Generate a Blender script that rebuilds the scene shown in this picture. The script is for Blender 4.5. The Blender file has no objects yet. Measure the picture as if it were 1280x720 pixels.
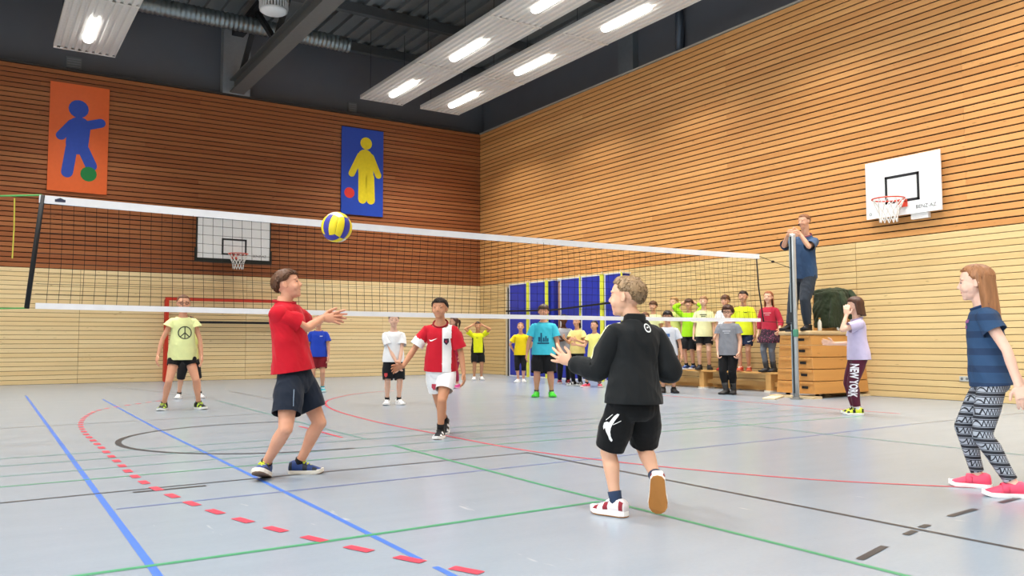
import bpy, bmesh, math, random
from mathutils import Vector, Matrix, noise
from mathutils.bvhtree import BVHTree

random.seed(7)
SC = bpy.context.scene
COL = SC.collection
PI = math.pi

# ------------------------------------------------------------------ camera, exposure
CAM_H = 0.92
yaw, pitch, roll = 0.572598, 0.06648, -0.002188
FWD = Vector((math.sin(yaw)*math.cos(pitch), math.cos(yaw)*math.cos(pitch), math.sin(pitch)))
R0 = FWD.cross(Vector((0, 0, 1))).normalized()
U0 = R0.cross(FWD)
RGT = R0*math.cos(roll) + U0*math.sin(roll)
UPV = -R0*math.sin(roll) + U0*math.cos(roll)
cam_d = bpy.data.cameras.new('camera')
cam_d.sensor_width = 36.0
cam_d.lens = 36.0*1040.6/1280.0
cam_d.clip_end = 200
cam = bpy.data.objects.new('camera', cam_d)
M = Matrix((RGT, UPV, -FWD)).transposed().to_4x4()
M.translation = Vector((0, 0, CAM_H))
cam.matrix_world = M
COL.objects.link(cam)
SC.camera = cam

w = bpy.data.worlds.new('world')
SC.world = w
w.use_nodes = True
w.node_tree.nodes['Background'].inputs[0].default_value = (0.75, 0.85, 1.0, 1)
w.node_tree.nodes['Background'].inputs[1].default_value = 0.3
SC.view_settings.view_transform = 'Standard'
SC.view_settings.look = 'None'
SC.view_settings.gamma = 1.0
SC.view_settings.use_curve_mapping = False
SC.view_settings.exposure = -0.55
LAMP_GLOW = 9.0          # what the eye sees of a lamp
LAMP_WATTS = 146.0       # light each lamp throws downwards
LAMP_SPREAD = 114.0
ADDED_WINDOW_GLOW = 1.5
ADDED_WINDOW_WATTS = 410.0
ADDED_WINDOW_SPREAD = 72.0
try:
    SC.cycles.use_denoising = True
    SC.cycles.max_bounces = 6
    SC.cycles.diffuse_bounces = 4
    SC.cycles.glossy_bounces = 3
except Exception:
    pass

# ------------------------------------------------------------------ materials
def lin(c):
    if isinstance(c, str):
        c = c.lstrip('#')
        c = tuple(int(c[i:i+2], 16)/255 for i in (0, 2, 4))
    return tuple(x/12.92 if x <= 0.04045 else ((x+0.055)/1.055)**2.4 for x in c[:3])

MATS = {}
def new_mat(name):
    m = bpy.data.materials.new(name)
    m.use_nodes = True
    nt = m.node_tree
    return m, nt, nt.nodes['Principled BSDF']

def mix_rgb(nt, fac, a, b, blend='MIX'):
    n = nt.nodes.new('ShaderNodeMix')
    n.data_type = 'RGBA'
    n.blend_type = blend
    for k, v in ((0, fac), (6, a), (7, b)):
        if hasattr(v, 'is_output'):
            nt.links.new(v, n.inputs[k])
        elif k == 0:
            n.inputs[0].default_value = v
        else:
            n.inputs[k].default_value = (*v, 1)
    return n.outputs[2]

def math_n(nt, op, a, b=0.0, c=0.0):
    n = nt.nodes.new('ShaderNodeMath')
    n.operation = op
    for k, v in enumerate((a, b, c)):
        if hasattr(v, 'is_output'):
            nt.links.new(v, n.inputs[k])
        else:
            n.inputs[k].default_value = v
    return n.outputs[0]

def noise_n(nt, scale, detail=3, vec=None, mscale=None, rough=0.55):
    n = nt.nodes.new('ShaderNodeTexNoise')
    n.inputs['Scale'].default_value = scale
    n.inputs['Detail'].default_value = detail
    n.inputs['Roughness'].default_value = rough
    if vec is None:
        tc = nt.nodes.new('ShaderNodeTexCoord')
        vec = tc.outputs['Object']
    if mscale:
        mp = nt.nodes.new('ShaderNodeMapping')
        mp.inputs['Scale'].default_value = mscale
        nt.links.new(vec, mp.inputs['Vector'])
        vec = mp.outputs[0]
    nt.links.new(vec, n.inputs['Vector'])
    return n.outputs[0]

def bump(nt, b, h, strength=0.2, dist=0.01):
    n = nt.nodes.new('ShaderNodeBump')
    n.inputs['Strength'].default_value = strength
    n.inputs['Distance'].default_value = dist
    nt.links.new(h, n.inputs['Height'])
    nt.links.new(n.outputs[0], b.inputs['Normal'])

def mat(col, rough=0.6, metal=0.0, var=0.06, scale=12.0, spec=0.4, key=None):
    """plain procedural material: colour with a light noise variation"""
    k = key or (col, rough, metal, var, scale, spec)
    if k in MATS:
        return MATS[k]
    m, nt, b = new_mat('paint')
    c = lin(col)
    n = noise_n(nt, scale)
    d = tuple(x*(1-var*2) for x in c)
    e = tuple(min(1, x*(1+var*2)) for x in c)
    nt.links.new(mix_rgb(nt, n, d, e), b.inputs['Base Color'])
    b.inputs['Roughness'].default_value = rough
    b.inputs['Metallic'].default_value = metal
    b.inputs['Specular IOR Level'].default_value = spec
    MATS[k] = m
    return m

def fabric(col, rough=0.85):
    k = ('fab', col)
    if k in MATS:
        return MATS[k]
    m, nt, b = new_mat('fabric')
    c = lin(col)
    n = noise_n(nt, 9.0, 4)
    nt.links.new(mix_rgb(nt, n, tuple(x*0.86 for x in c), tuple(min(1, x*1.12) for x in c)), b.inputs['Base Color'])
    b.inputs['Roughness'].default_value = rough
    b.inputs['Specular IOR Level'].default_value = 0.25
    b.inputs['Sheen Weight'].default_value = 0.08
    bump(nt, b, noise_n(nt, 160.0, 2), 0.12, 0.003)
    MATS[k] = m
    return m

def skin(col):
    k = ('skin', col)
    if k in MATS:
        return MATS[k]
    m, nt, b = new_mat('skin')
    c = lin(col)
    n = noise_n(nt, 14.0, 3)
    nt.links.new(mix_rgb(nt, n, (c[0]*0.95, c[1]*0.86, c[2]*0.84), (min(1, c[0]*1.04), c[1]*1.07, c[2]*1.07)), b.inputs['Base Color'])
    b.inputs['Roughness'].default_value = 0.55
    b.inputs['Specular IOR Level'].default_value = 0.35
    b.inputs['Subsurface Weight'].default_value = 0.08
    b.inputs['Subsurface Radius'].default_value = (0.012, 0.005, 0.003)
    b.inputs['Subsurface Scale'].default_value = 0.6
    MATS[k] = m
    return m

def hair_mat(col):
    k = ('hair', col)
    if k in MATS:
        return MATS[k]
    m, nt, b = new_mat('hair')
    c = lin(col)
    n = noise_n(nt, 60.0, 3, mscale=(1, 1, 0.15))
    nt.links.new(mix_rgb(nt, n, tuple(x*0.38 for x in c), tuple(min(1, x*1.75) for x in c)), b.inputs['Base Color'])
    b.inputs['Roughness'].default_value = 0.5
    b.inputs['Specular IOR Level'].default_value = 0.35
    bump(nt, b, n, 0.5, 0.004)
    MATS[k] = m
    return m

def wood_mat(name, base, dark, grain_axis=0, var=0.35, rough=0.5, knots=True, spec=0.35):
    m, nt, b = new_mat(name)
    tc = nt.nodes.new('ShaderNodeTexCoord')
    oi = nt.nodes.new('ShaderNodeObjectInfo')
    add = nt.nodes.new('ShaderNodeVectorMath')
    add.operation = 'ADD'
    sc = nt.nodes.new('ShaderNodeVectorMath')
    sc.operation = 'SCALE'
    comb = nt.nodes.new('ShaderNodeCombineXYZ')
    for i in range(3):
        nt.links.new(oi.outputs['Random'], comb.inputs[i])
    nt.links.new(comb.outputs[0], sc.inputs[0])
    sc.inputs['Scale'].default_value = 37.0
    nt.links.new(tc.outputs['Object'], add.inputs[0])
    nt.links.new(sc.outputs[0], add.inputs[1])
    s = [14.0, 14.0, 14.0]
    s[grain_axis] = 0.55
    g = noise_n(nt, 1.0, 4, vec=add.outputs[0], mscale=s)
    B, D = lin(base), lin(dark)
    col = mix_rgb(nt, g, tuple(x*1.12 for x in B), tuple(x*0.8 for x in B))
    col = mix_rgb(nt, math_n(nt, 'MULTIPLY', oi.outputs['Random'], var), col, D)
    if knots:
        ks = [24.0, 24.0, 24.0]
        ks[grain_axis] = 6.0
        k = noise_n(nt, 1.0, 1, vec=add.outputs[0], mscale=ks)
        kr = nt.nodes.new('ShaderNodeMapRange')
        kr.inputs[1].default_value = 0.72
        kr.inputs[2].default_value = 0.80
        nt.links.new(k, kr.inputs[0])
        col = mix_rgb(nt, math_n(nt, 'MULTIPLY', kr.outputs[0], 0.6), col, tuple(x*0.55 for x in D))
    nt.links.new(col, b.inputs['Base Color'])
    b.inputs['Roughness'].default_value = rough
    b.inputs['Specular IOR Level'].default_value = spec
    bump(nt, b, g, 0.08, 0.004)
    return m

def emit_mat(name, col, strength):
    m, nt, b = new_mat(name)
    b.inputs['Base Color'].default_value = (0.9, 0.9, 0.9, 1)
    b.inputs['Emission Color'].default_value = (*col, 1)
    b.inputs['Emission Strength'].default_value = strength
    return m

# ------------------------------------------------------------------ mesh helpers
def link(name, me, m=None, parent=None, loc=None):
    o = bpy.data.objects.new(name, me)
    COL.objects.link(o)
    if m is not None and not me.materials:
        for x in (m if isinstance(m, (list, tuple)) else [m]):
            me.materials.append(x)
    if parent:
        o.parent = parent
    if loc is not None:
        o.location = loc
    return o

def tag(o, label, cat, group=None):
    o['label'] = label
    o['category'] = cat
    if group:
        o['group'] = group
    return o

def empty(name, label, cat, loc=(0, 0, 0), rz=0.0, group=None):
    o = bpy.data.objects.new(name, None)
    COL.objects.link(o)
    o.empty_display_size = 0.1
    o.location = loc
    o.rotation_euler = (0, 0, rz)
    return tag(o, label, cat, group)

def struct(o):
    o['kind'] = 'structure'
    return o

class MB:
    """collects simple shapes; build() links them as one mesh object"""
    def __init__(self):
        self.v, self.f = [], []
    def quad(self, pts):
        n = len(self.v)
        self.v += [tuple(p) for p in pts]
        self.f.append(tuple(range(n, n+len(pts))))
        return self
    def box(self, lo, hi, mtx=None):
        n = len(self.v)
        x0, y0, z0 = lo
        x1, y1, z1 = hi
        pts = [(x0, y0, z0), (x1, y0, z0), (x1, y1, z0), (x0, y1, z0), (x0, y0, z1), (x1, y0, z1), (x1, y1, z1), (x0, y1, z1)]
        if mtx is not None:
            pts = [tuple(mtx @ Vector(p)) for p in pts]
        self.v += pts
        for q in ((0, 3, 2, 1), (4, 5, 6, 7), (0, 1, 5, 4), (1, 2, 6, 5), (2, 3, 7, 6), (3, 0, 4, 7)):
            self.f.append(tuple(n+i for i in q))
        return self
    def bar(self, a, b, wd, ht=None, up=(0, 0, 1)):
        """box-section bar from a to b"""
        a, b = Vector(a), Vector(b)
        ht = ht or wd
        t = (b-a).normalized()
        u = Vector(up)
        if abs(t.dot(u)) > 0.95:
            u = Vector((0, 1, 0))
        s = t.cross(u).normalized()
        u = s.cross(t)
        n = len(self.v)
        for p in (a, b):
            for i, j in ((-1, -1), (1, -1), (1, 1), (-1, 1)):
                self.v.append(tuple(p+s*(i*wd/2)+u*(j*ht/2)))
        for q in ((0, 1, 2, 3), (7, 6, 5, 4), (0, 4, 5, 1), (1, 5, 6, 2), (2, 6, 7, 3), (3, 7, 4, 0)):
            self.f.append(tuple(n+i for i in q))
        return self
    def tube(self, pts, radii, n=10, ref=None, caps=True):
        pts = [Vector(p) for p in pts]
        if not isinstance(radii, (list, tuple)):
            radii = [radii]*len(pts)
        base = len(self.v)
        prev = None
        for i, p in enumerate(pts):
            t = (pts[min(i+1, len(pts)-1)]-pts[max(i-1, 0)])
            t = t.normalized() if t.length > 1e-9 else Vector((0, 0, 1))
            a = Vector(ref) if ref is not None else (prev if prev is not None else (Vector((1, 0, 0)) if abs(t.x) < 0.8 else Vector((0, 1, 0))))
            a = (a-t*a.dot(t))
            if a.length < 1e-6:
                a = Vector((0, 1, 0))-t*t.y
            a.normalize()
            prev = a
            b = t.cross(a)
            r = radii[i]
            ra, rb = r if isinstance(r, (list, tuple)) else (r, r)
            for k in range(n):
                an = 2*PI*k/n
                self.v.append(tuple(p+a*(ra*math.cos(an))+b*(rb*math.sin(an))))
        for i in range(len(pts)-1):
            for k in range(n):
                k2 = (k+1) % n
                self.f.append((base+i*n+k, base+i*n+k2, base+(i+1)*n+k2, base+(i+1)*n+k))
        if caps:
            self.f.append(tuple(base+k for k in reversed(range(n))))
            e = base+(len(pts)-1)*n
            self.f.append(tuple(e+k for k in range(n)))
        return self
    def ball(self, c, r, axes=None, nu=12, nv=8):
        c = Vector(c)
        if not isinstance(r, (list, tuple)):
            r = (r, r, r)
        if axes is None:
            axes = (Vector((1, 0, 0)), Vector((0, 1, 0)), Vector((0, 0, 1)))
        base = len(self.v)
        def pt(x, y, z):
            return tuple(c+axes[0]*(x*r[0])+axes[1]*(y*r[1])+axes[2]*(z*r[2]))
        self.v.append(pt(0, 0, -1))
        for j in range(1, nv):
            ph = -PI/2+PI*j/nv
            for i in range(nu):
                th = 2*PI*i/nu
                self.v.append(pt(math.cos(ph)*math.cos(th), math.cos(ph)*math.sin(th), math.sin(ph)))
        self.v.append(pt(0, 0, 1))
        for i in range(nu):
            self.f.append((base, base+1+(i+1) % nu, base+1+i))
        for j in range(nv-2):
            for i in range(nu):
                i2 = (i+1) % nu
                a = base+1+j*nu
                self.f.append((a+i, a+i2, a+nu+i2, a+nu+i))
        top = base+1+(nv-1)*nu
        a = base+1+(nv-2)*nu
        for i in range(nu):
            self.f.append((a+i, a+(i+1) % nu, top))
        return self
    def lathe(self, c, prof, n=16, axis='z'):
        """prof: (radius, height) list about a vertical axis at c"""
        c = Vector(c)
        base = len(self.v)
        for r, h in prof:
            for k in range(n):
                an = 2*PI*k/n
                p = (r*math.cos(an), r*math.sin(an), h)
                if axis == 'x':
                    p = (h, r*math.cos(an), r*math.sin(an))
                elif axis == 'y':
                    p = (r*math.sin(an), h, r*math.cos(an))
                self.v.append(tuple(c+Vector(p)))
        for i in range(len(prof)-1):
            for k in range(n):
                k2 = (k+1) % n
                self.f.append((base+i*n+k, base+i*n+k2, base+(i+1)*n+k2, base+(i+1)*n+k))
        self.f.append(tuple(base+k for k in reversed(range(n))))
        e = base+(len(prof)-1)*n
        self.f.append(tuple(e+k for k in range(n)))
        return self
    def mesh(self, name='mesh', smooth=False):
        me = bpy.data.meshes.new(name)
        me.from_pydata(self.v, [], self.f)
        if smooth:
            me.polygons.foreach_set('use_smooth', [True]*len(me.polygons))
        me.update()
        return me
    def build(self, name, m, parent=None, smooth=False, loc=None, bevel=0.0):
        o = link(name, self.mesh(name, smooth), m, parent, loc)
        if bevel:
            b = o.modifiers.new('bevel', 'BEVEL')
            b.width = bevel
            b.segments = 2
            b.limit_method = 'ANGLE'
        return o

def text_mesh(body, size, italic=False, bold=0.0):
    cu = bpy.data.curves.new('lettering', 'FONT')
    cu.body = body
    cu.size = size
    cu.align_x = 'CENTER'
    cu.align_y = 'CENTER'
    cu.resolution_u = 2
    cu.offset = bold
    if italic:
        cu.shear = 0.25
    o = bpy.data.objects.new('lettering', cu)
    COL.objects.link(o)
    dg = bpy.context.evaluated_depsgraph_get()
    me = bpy.data.meshes.new_from_object(o.evaluated_get(dg))
    bpy.data.objects.remove(o)
    return me

# ------------------------------------------------------------------ room shell
XR, YB = 13.089, 22.132          # right wall, back wall (face of the boards)
ZM, ZT = 2.693, 7.446            # pale boards below ZM, brown boards up to ZT
XL, YR = -14.0, -22.0
ZC = 9.55

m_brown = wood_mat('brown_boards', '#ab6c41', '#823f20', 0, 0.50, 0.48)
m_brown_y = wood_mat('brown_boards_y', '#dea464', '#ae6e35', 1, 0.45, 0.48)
m_tan = wood_mat('pale_boards', '#f6dfae', '#e6c68c', 0, 0.5, 0.42)
m_tan_y = wood_mat('pale_boards_y', '#e0c48e', '#d0ac72', 1, 0.5, 0.42)
m_back_dark = mat('#1c0f08', 0.95, key='joint_dark')
m_back_mid = mat('#6d4c26', 0.95, key='joint_mid')
m_grey = mat('#6a6c72', 0.9, var=0.03, scale=1.5)
m_ceil = mat('#7b8081', 0.9, var=0.05, scale=2.0)
m_steel = mat('#6a6c6b', 0.6, 0.2)
m_darksteel = mat('#34373a', 0.7, 0.2)
m_white = mat('#f0f0ee', 0.55, var=0.02)
m_black = mat('#17181a', 0.6)

# floor
m_floor, nt, b = new_mat('sports_floor')
tcn = nt.nodes.new('ShaderNodeTexCoord')
n1 = noise_n(nt, 1.0, 5, vec=tcn.outputs['Object'], mscale=(1.1, 5.0, 1))
n2 = noise_n(nt, 34.0, 5, vec=tcn.outputs['Object'], mscale=(1, 2.0, 1), rough=0.7)
cf = mix_rgb(nt, n1, lin('#85919e'), lin('#929fac'))
cf = mix_rgb(nt, math_n(nt, 'MULTIPLY', n2, 0.35), cf, lin('#a5b2bf'))
n3 = noise_n(nt, 1.0, 3, vec=tcn.outputs['Object'], mscale=(7.0, 1.5, 1), rough=0.75)
mr = nt.nodes.new('ShaderNodeMapRange')
mr.inputs[1].default_value = 0.68
mr.inputs[2].default_value = 0.74
nt.links.new(n3, mr.inputs[0])
cf = mix_rgb(nt, math_n(nt, 'MULTIPLY', mr.outputs[0], 0.22), cf, lin('#f2f4f6'))
nt.links.new(cf, b.inputs['Base Color'])
b.inputs['Roughness'].default_value = 0.25
b.inputs['Specular IOR Level'].default_value = 0.5
bump(nt, b, n2, 0.04, 0.002)
floor = struct(MB().box((XL, YR, -0.05), (XR+0.4, YB+0.4, 0)).build('floor', m_floor))

# walls: backing plus boards as parts
wall_back = struct(MB().box((XL, YB+0.03, 0), (XR+0.4, YB+0.30, ZM)).build('wall_back', m_back_mid))
MB().box((XL, YB+0.03, ZM), (XR+0.4, YB+0.30, ZT)).build('board_backing', m_back_dark, wall_back)
wall_right = struct(MB().box((XR+0.03, YR, 0), (XR+0.30, YB+0.03, ZM)).build('wall_right', m_back_mid))
MB().box((XR+0.03, YR, ZM), (XR+0.30, YB+0.03, ZT)).build('board_backing', m_back_dark, wall_right)
MB().box((XL, YB+0.3, 0), (XR+0.5, YB+0.5, ZC)).build('upper_wall', m_grey, wall_back)
MB().box((XR+0.3, YR, 0), (XR+0.5, YB+0.3, ZC)).build('upper_wall', m_grey, wall_right)
# planks beyond the frame stay plain sheets in the same wood
MB().box((XL, YB, 0), (-1.86, YB+0.03, ZM)).build('board_sheet', m_tan, wall_back)
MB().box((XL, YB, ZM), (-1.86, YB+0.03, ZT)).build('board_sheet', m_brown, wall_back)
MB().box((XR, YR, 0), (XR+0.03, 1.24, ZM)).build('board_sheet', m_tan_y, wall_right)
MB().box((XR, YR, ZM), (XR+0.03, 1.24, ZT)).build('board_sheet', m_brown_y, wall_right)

NT_, NB_ = 26, 41
TS, BS = ZM/NT_, (ZT-ZM)/NB_
pl_cache = {}
def plank(parent, ax, a0, a1, z0, z1, m, inset=0.0):
    L, Hh = round(a1-a0, 3), round(z1-z0, 4)
    key = (ax, L, Hh, m.name)
    if key not in pl_cache:
        mb = MB()
        c = 0.004
        d = 0.032
        if ax == 'x':
            pr = [(d, 0), (c, 0), (0, c), (0, Hh-c), (c, Hh), (d, Hh)]
            mb.v = [(x, y, z) for x in (-L/2, L/2) for y, z in pr]
        else:
            pr = [(d, 0), (c, 0), (0, c), (0, Hh-c), (c, Hh), (d, Hh)]
            mb.v = [(y, x, z) for x in (L/2, -L/2) for y, z in pr]
        n = 6
        mb.f = [tuple(range(n))[::-1], tuple(range(n, 2*n))]+[(i, (i+1) % n, n+(i+1) % n, n+i) for i in range(n)]
        me = mb.mesh('plank')
        me.materials.append(m)
        pl_cache[key] = me
    o = bpy.data.objects.new('plank', pl_cache[key])
    COL.objects.link(o)
    o.parent = parent
    o.location = ((a0+a1)/2, YB+inset, z0) if ax == 'x' else (XR+inset, (a0+a1)/2, z0)
    return o

for i in range(NT_):
    js = [-1.85, 2.07, 5.97, 9.84, XR]
    for a, bb in zip(js, js[1:]):
        plank(wall_back, 'x', a+0.004, bb-0.004, i*TS+0.004, (i+1)*TS-0.006, m_tan, random.uniform(0, 0.002))
    js = [1.25, 5.15, 9.05, 12.95, 16.85, 20.75, YB]
    for a, bb in zip(js, js[1:]):
        plank(wall_right, 'y', a+0.004, bb-0.004, i*TS+0.004, (i+1)*TS-0.006, m_tan_y, random.uniform(0, 0.002))
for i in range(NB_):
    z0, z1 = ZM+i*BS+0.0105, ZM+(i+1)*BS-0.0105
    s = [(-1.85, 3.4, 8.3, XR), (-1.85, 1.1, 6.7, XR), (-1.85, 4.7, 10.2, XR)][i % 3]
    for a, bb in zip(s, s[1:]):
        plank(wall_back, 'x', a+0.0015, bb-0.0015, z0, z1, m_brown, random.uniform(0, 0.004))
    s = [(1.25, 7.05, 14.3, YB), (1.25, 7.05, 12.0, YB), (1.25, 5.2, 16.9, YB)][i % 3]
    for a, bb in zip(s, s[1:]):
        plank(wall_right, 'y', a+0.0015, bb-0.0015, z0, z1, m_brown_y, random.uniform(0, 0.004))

# metal cap on top of the boarding
struct(MB().box((XR-0.02, YR, ZT), (XR+0.3, YB, ZT+0.04)).build('trim_1', mat('#b9b3a6', 0.4, 0.3)))
struct(MB().box((XL, YB-0.02, ZT), (XR-0.03, YB+0.3, ZT+0.05)).build('trim_2', mat('#3a3531', 0.6)))

# far side of the hall behind the camera
m_left = wood_mat('left_boards', '#d8b987', '#c49a62', 1, 0.3)
wl = struct(MB().box((XL-0.3, YR, 0), (XL, YB+0.5, ZC)).build('wall_left', m_left))
wrr = struct(MB().box((XL, YR-0.3, 0), (XR+0.5, YR, ZC)).build('wall_rear', m_left))

# ceiling: trapezoid deck with ribs and purlins
ceiling = struct(MB().box((XL-0.3, YR-0.3, ZC), (XR+0.5, YB+0.5, ZC+0.2)).build('ceiling', m_ceil))
rib = MB().box((-0.07, YR, 0), (0.07, YB+0.3, 0.10)).mesh('deck_rib')
rib.materials.append(m_ceil)
x = -2.0
while x < XR+0.3:
    o = link('deck_rib', rib, None, ceiling, (x, 0, ZC-0.10))
    x += 0.42
for y in (3.5, 7.5, 11.5, 15.4, 19.3, 21.9):
    MB().box((-3, y-0.09, ZC-0.34), (XR+0.3, y+0.09, ZC-0.10)).build('purlin', mat('#55595b', 0.8), ceiling)

# pillars and pipe on the upper right wall
for y0, y1 in ((15.05, 15.6),):
    struct(MB().box((XR+0.12, y0, ZT), (XR+0.32, y1, ZC-0.1)).build('trim_3', mat('#6e7378', 0.85)))
pipe = MB().tube([(XR+0.17, 13.5, ZT+0.045), (XR+0.17, 13.5, ZC-0.1)], 0.10, 14).build('downpipe', mat('#4d5560', 0.35, 0.4), None, True)
tag(pipe, 'dark upright pipe on the grey wall above the right boarding', 'pipe')
col = struct(MB().box((5.25, YB-0.02, ZT+0.05), (5.95, YB+0.3, ZC-0.1)).build('trim_4', mat('#909396', 0.85)))
for n_, (x, wd) in enumerate(((1.80, 0.34), (8.96, 0.26))):
    o = MB().box((x-wd/2, YB+0.25, 7.60), (x+wd/2, YB+0.30, 7.88)).build('wall_vent', mat('#777b7d', 0.6))
    for k in range(4):
        MB().box((x-wd/2+0.02, YB+0.24, 7.63+k*0.06), (x+wd/2-0.02, YB+0.25, 7.66+k*0.06)).build('slat', mat('#8d9092', 0.6), o)
    tag(o, ['small grey wall vent above the orange poster', 'small grey wall vent above the blue poster'][n_], 'vent')

# roof truss
tr = empty('roof_truss', 'dark grey steel roof truss running to the back wall', 'roof truss', (5.6, 0, 0))
MB().box((-0.18, -6, 7.52), (0.18, YB-0.05, 7.56)).box((-0.07, -6, 7.56), (0.07, YB-0.05, 7.84)).box((-0.18, -6, 7.84), (0.18, YB-0.05, 7.88)).build('bottom_chord', m_steel, tr)
MB().box((-0.15, -6, ZC-0.48), (0.15, YB-0.02, ZC-0.345)).build('top_chord', m_darksteel, tr)
y = YB-0.4
while y > 2:
    MB().bar((0, y, 7.88), (0, y-1.5, ZC-0.48), 0.11).build('brace', m_darksteel, tr)
    MB().bar((0, y-1.5, ZC-0.48), (0, y-3.0, 7.88), 0.11).build('brace', m_darksteel, tr)
    y -= 3.0

# spiral duct
prof = [(0.01, -4.0)]
x = -4.0
while x < 7.95:
    prof += [(0.185, x), (0.200, x+0.02), (0.200, x+0.05), (0.185, x+0.07)]
    x += 0.11
prof += [(0.185, 7.95), (0.01, 7.95)]
duct = MB().lathe((0, 20.13, 8.68), prof, 20, 'x').build('air_duct', mat('#8f999c', 0.38, 0.75, 0.1), None, True)
tag(duct, 'silver ribbed round air duct under the ceiling near back wall', 'air duct')
# round ceiling diffuser
df = empty('ceiling_diffuser', 'white round slotted air diffuser beside the roof truss', 'air diffuser', (5.05, 17.05, 7.86))
MB().lathe((0, 0, 0), [(0.02, 0.0), (0.24, 0.0), (0.285, 0.03), (0.285, 0.07)], 28).build('bottom_dish', m_white, df, True)
for k in range(28):
    a = 2*PI*k/28
    MB().bar((0.28*math.cos(a), 0.28*math.sin(a), 0.07), (0.28*math.cos(a), 0.28*math.sin(a), 0.22), 0.028).build('slat', m_white, df)
MB().lathe((0, 0, 0), [(0.30, 0.22), (0.31, 0.25), (0.30, 0.42), (0.15, 0.46), (0.12, ZC-7.96)], 28).build('housing', mat('#c9cbca', 0.5), df, True)

# radiant ceiling panels with lamps
m_panel = mat('#e2e0db', 0.5, var=0.02)
m_lamp = emit_mat('lamp_light', (1.0, 0.97, 0.92), LAMP_GLOW)
lamp_light = bpy.data.lights.new('lamp_light', 'AREA')
lamp_light.shape = 'RECTANGLE'
lamp_light.size = 0.22
lamp_light.size_y = 1.3
lamp_light.energy = LAMP_WATTS
lamp_light.color = (1.0, 0.965, 0.91)
lamp_light.spread = math.radians(LAMP_SPREAD)
def rounded_box_mesh(L, W, H_):
    mb = MB()
    n = 6
    ring = []
    for sx in (1, -1):
        for k in range(n+1):
            a = -PI/2+PI*k/n if sx > 0 else PI/2+PI*k/n
            ring.append((W/2*math.sin(a), sx*(L/2-W/2)+W/2*math.cos(a)) if sx > 0 else (W/2*math.sin(a), -(L/2-W/2)+W/2*math.cos(a)))
    N = len(ring)
    for zz, s in ((0, 1.0), (-H_*0.7, 0.97), (-H_, 0.8)):
        for p in ring:
            mb.v.append((p[0]*s, p[1]*(1-(1-s)*W/L), zz))
    for i in range(2):
        for k in range(N):
            k2 = (k+1) % N
            mb.f.append((i*N+k, i*N+k2, (i+1)*N+k2, (i+1)*N+k))
    mb.f.append(tuple(range(N))[::-1])
    mb.f.append(tuple(2*N+k for k in range(N)))
    return mb.mesh('lamp')
lamp_me = rounded_box_mesh(1.5, 0.19, 0.06)
lamp_me.materials.append(m_lamp)
PW = 1.27
def panel_mesh(L):
    prof = []
    nr = 9
    for k in range(nr):
        x0 = -PW/2+PW*k/nr
        s = PW/nr
        prof += [(x0, 0.0), (x0+s*0.45, 0.0), (x0+s*0.58, 0.04), (x0+s*0.87, 0.04)]
    prof += [(PW/2, 0.0), (PW/2, 0.09), (-PW/2, 0.09)]
    mb = MB()
    n = len(prof)
    for yy in (0, -L):
        mb.v += [(p[0], yy, p[1]) for p in prof]
    mb.f = [(i, (i+1) % n, n+(i+1) % n, n+i) for i in range(n)]
    for e in (0, n):
        mb.f += [(e, e+n-2, e+n-1)]
        for k in range(n-3):
            mb.f.append((e+k, e+k+1, e+n-2))
    return mb.mesh('panel_sheet')
def light_row(x, label, y_lamp0, length=40.0):
    t = empty('ceiling_light_panel', label, 'ceiling light', (x, 21.0, 7.6), 0, 'long ribbed ceiling panels with lamps')
    k = 0
    me = panel_mesh(3.38)
    me.materials.append(m_panel)
    y = 0.0
    while y > -length:
        link('panel_sheet', me, None, t, (0, y-0.01, 0))
        MB().box((-PW/2, y-0.05, -0.012), (PW/2, y-0.002, 0.0)).build('end_strip', m_panel, t)
        for sx in (-0.5, 0.5):
            MB().bar((sx, y-0.4, 0.09), (sx, y-0.4, ZC-7.7), 0.009).build('hanger', m_darksteel, t)
        y -= 3.4
    yl = y_lamp0-21.0
    while yl > -length:
        lo = link('lamp', lamp_me, None, t, (-0.03, yl, -0.001))
        ll = bpy.data.objects.new('lamp_light', lamp_light)
        COL.objects.link(ll)
        ll.parent = lo
        ll.location = (0, 0, -0.065)
        yl -= 3.4
    return t
light_row(9.25, 'ribbed white ceiling light panel, left one of the adjoining pair', 19.55)
light_row(11.07, 'ribbed white ceiling light panel, right one of the adjoining pair', 19.58)
light_row(1.90, 'single ribbed white ceiling light panel above the orange poster', 19.40)
for xx in (-1.9, -9.3, -11.1):
    light_row(xx, 'ribbed white ceiling light panel in the hall left of the frame', 19.4)

# unseen tall windows, added in the left wall to brighten the right wall
m_win = emit_mat('added_daylight', (0.82, 0.92, 1.0), ADDED_WINDOW_GLOW)
day = bpy.data.lights.new('added_daylight', 'AREA')
day.shape = 'RECTANGLE'
day.size = 5.4
day.size_y = 4.6
day.energy = ADDED_WINDOW_WATTS
day.color = (0.86, 0.94, 1.0)
day.spread = math.radians(ADDED_WINDOW_SPREAD)  # narrowed so the added light fades towards the hall corner
for k, yy in enumerate((-14, -8.5, -3, 2.5)):
    wi = struct(MB().box((XL, yy-2.4, 3.0), (XL+0.02, yy+2.4, 8.6)).build('added_window_%d' % (k+1), m_win))
    dl = bpy.data.objects.new('added_daylight', day)
    COL.objects.link(dl)
    dl.location = (XL+0.08, yy, 5.8)
    dl.rotation_euler = (0, -PI/2, 0)
    for q in (-2.2, -0.73, 0.73, 2.2):
        MB().box((XL, yy+q-0.04, 3.0), (XL+0.06, yy+q+0.04, 8.6)).build('added_window_frame', m_white, wi)

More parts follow.
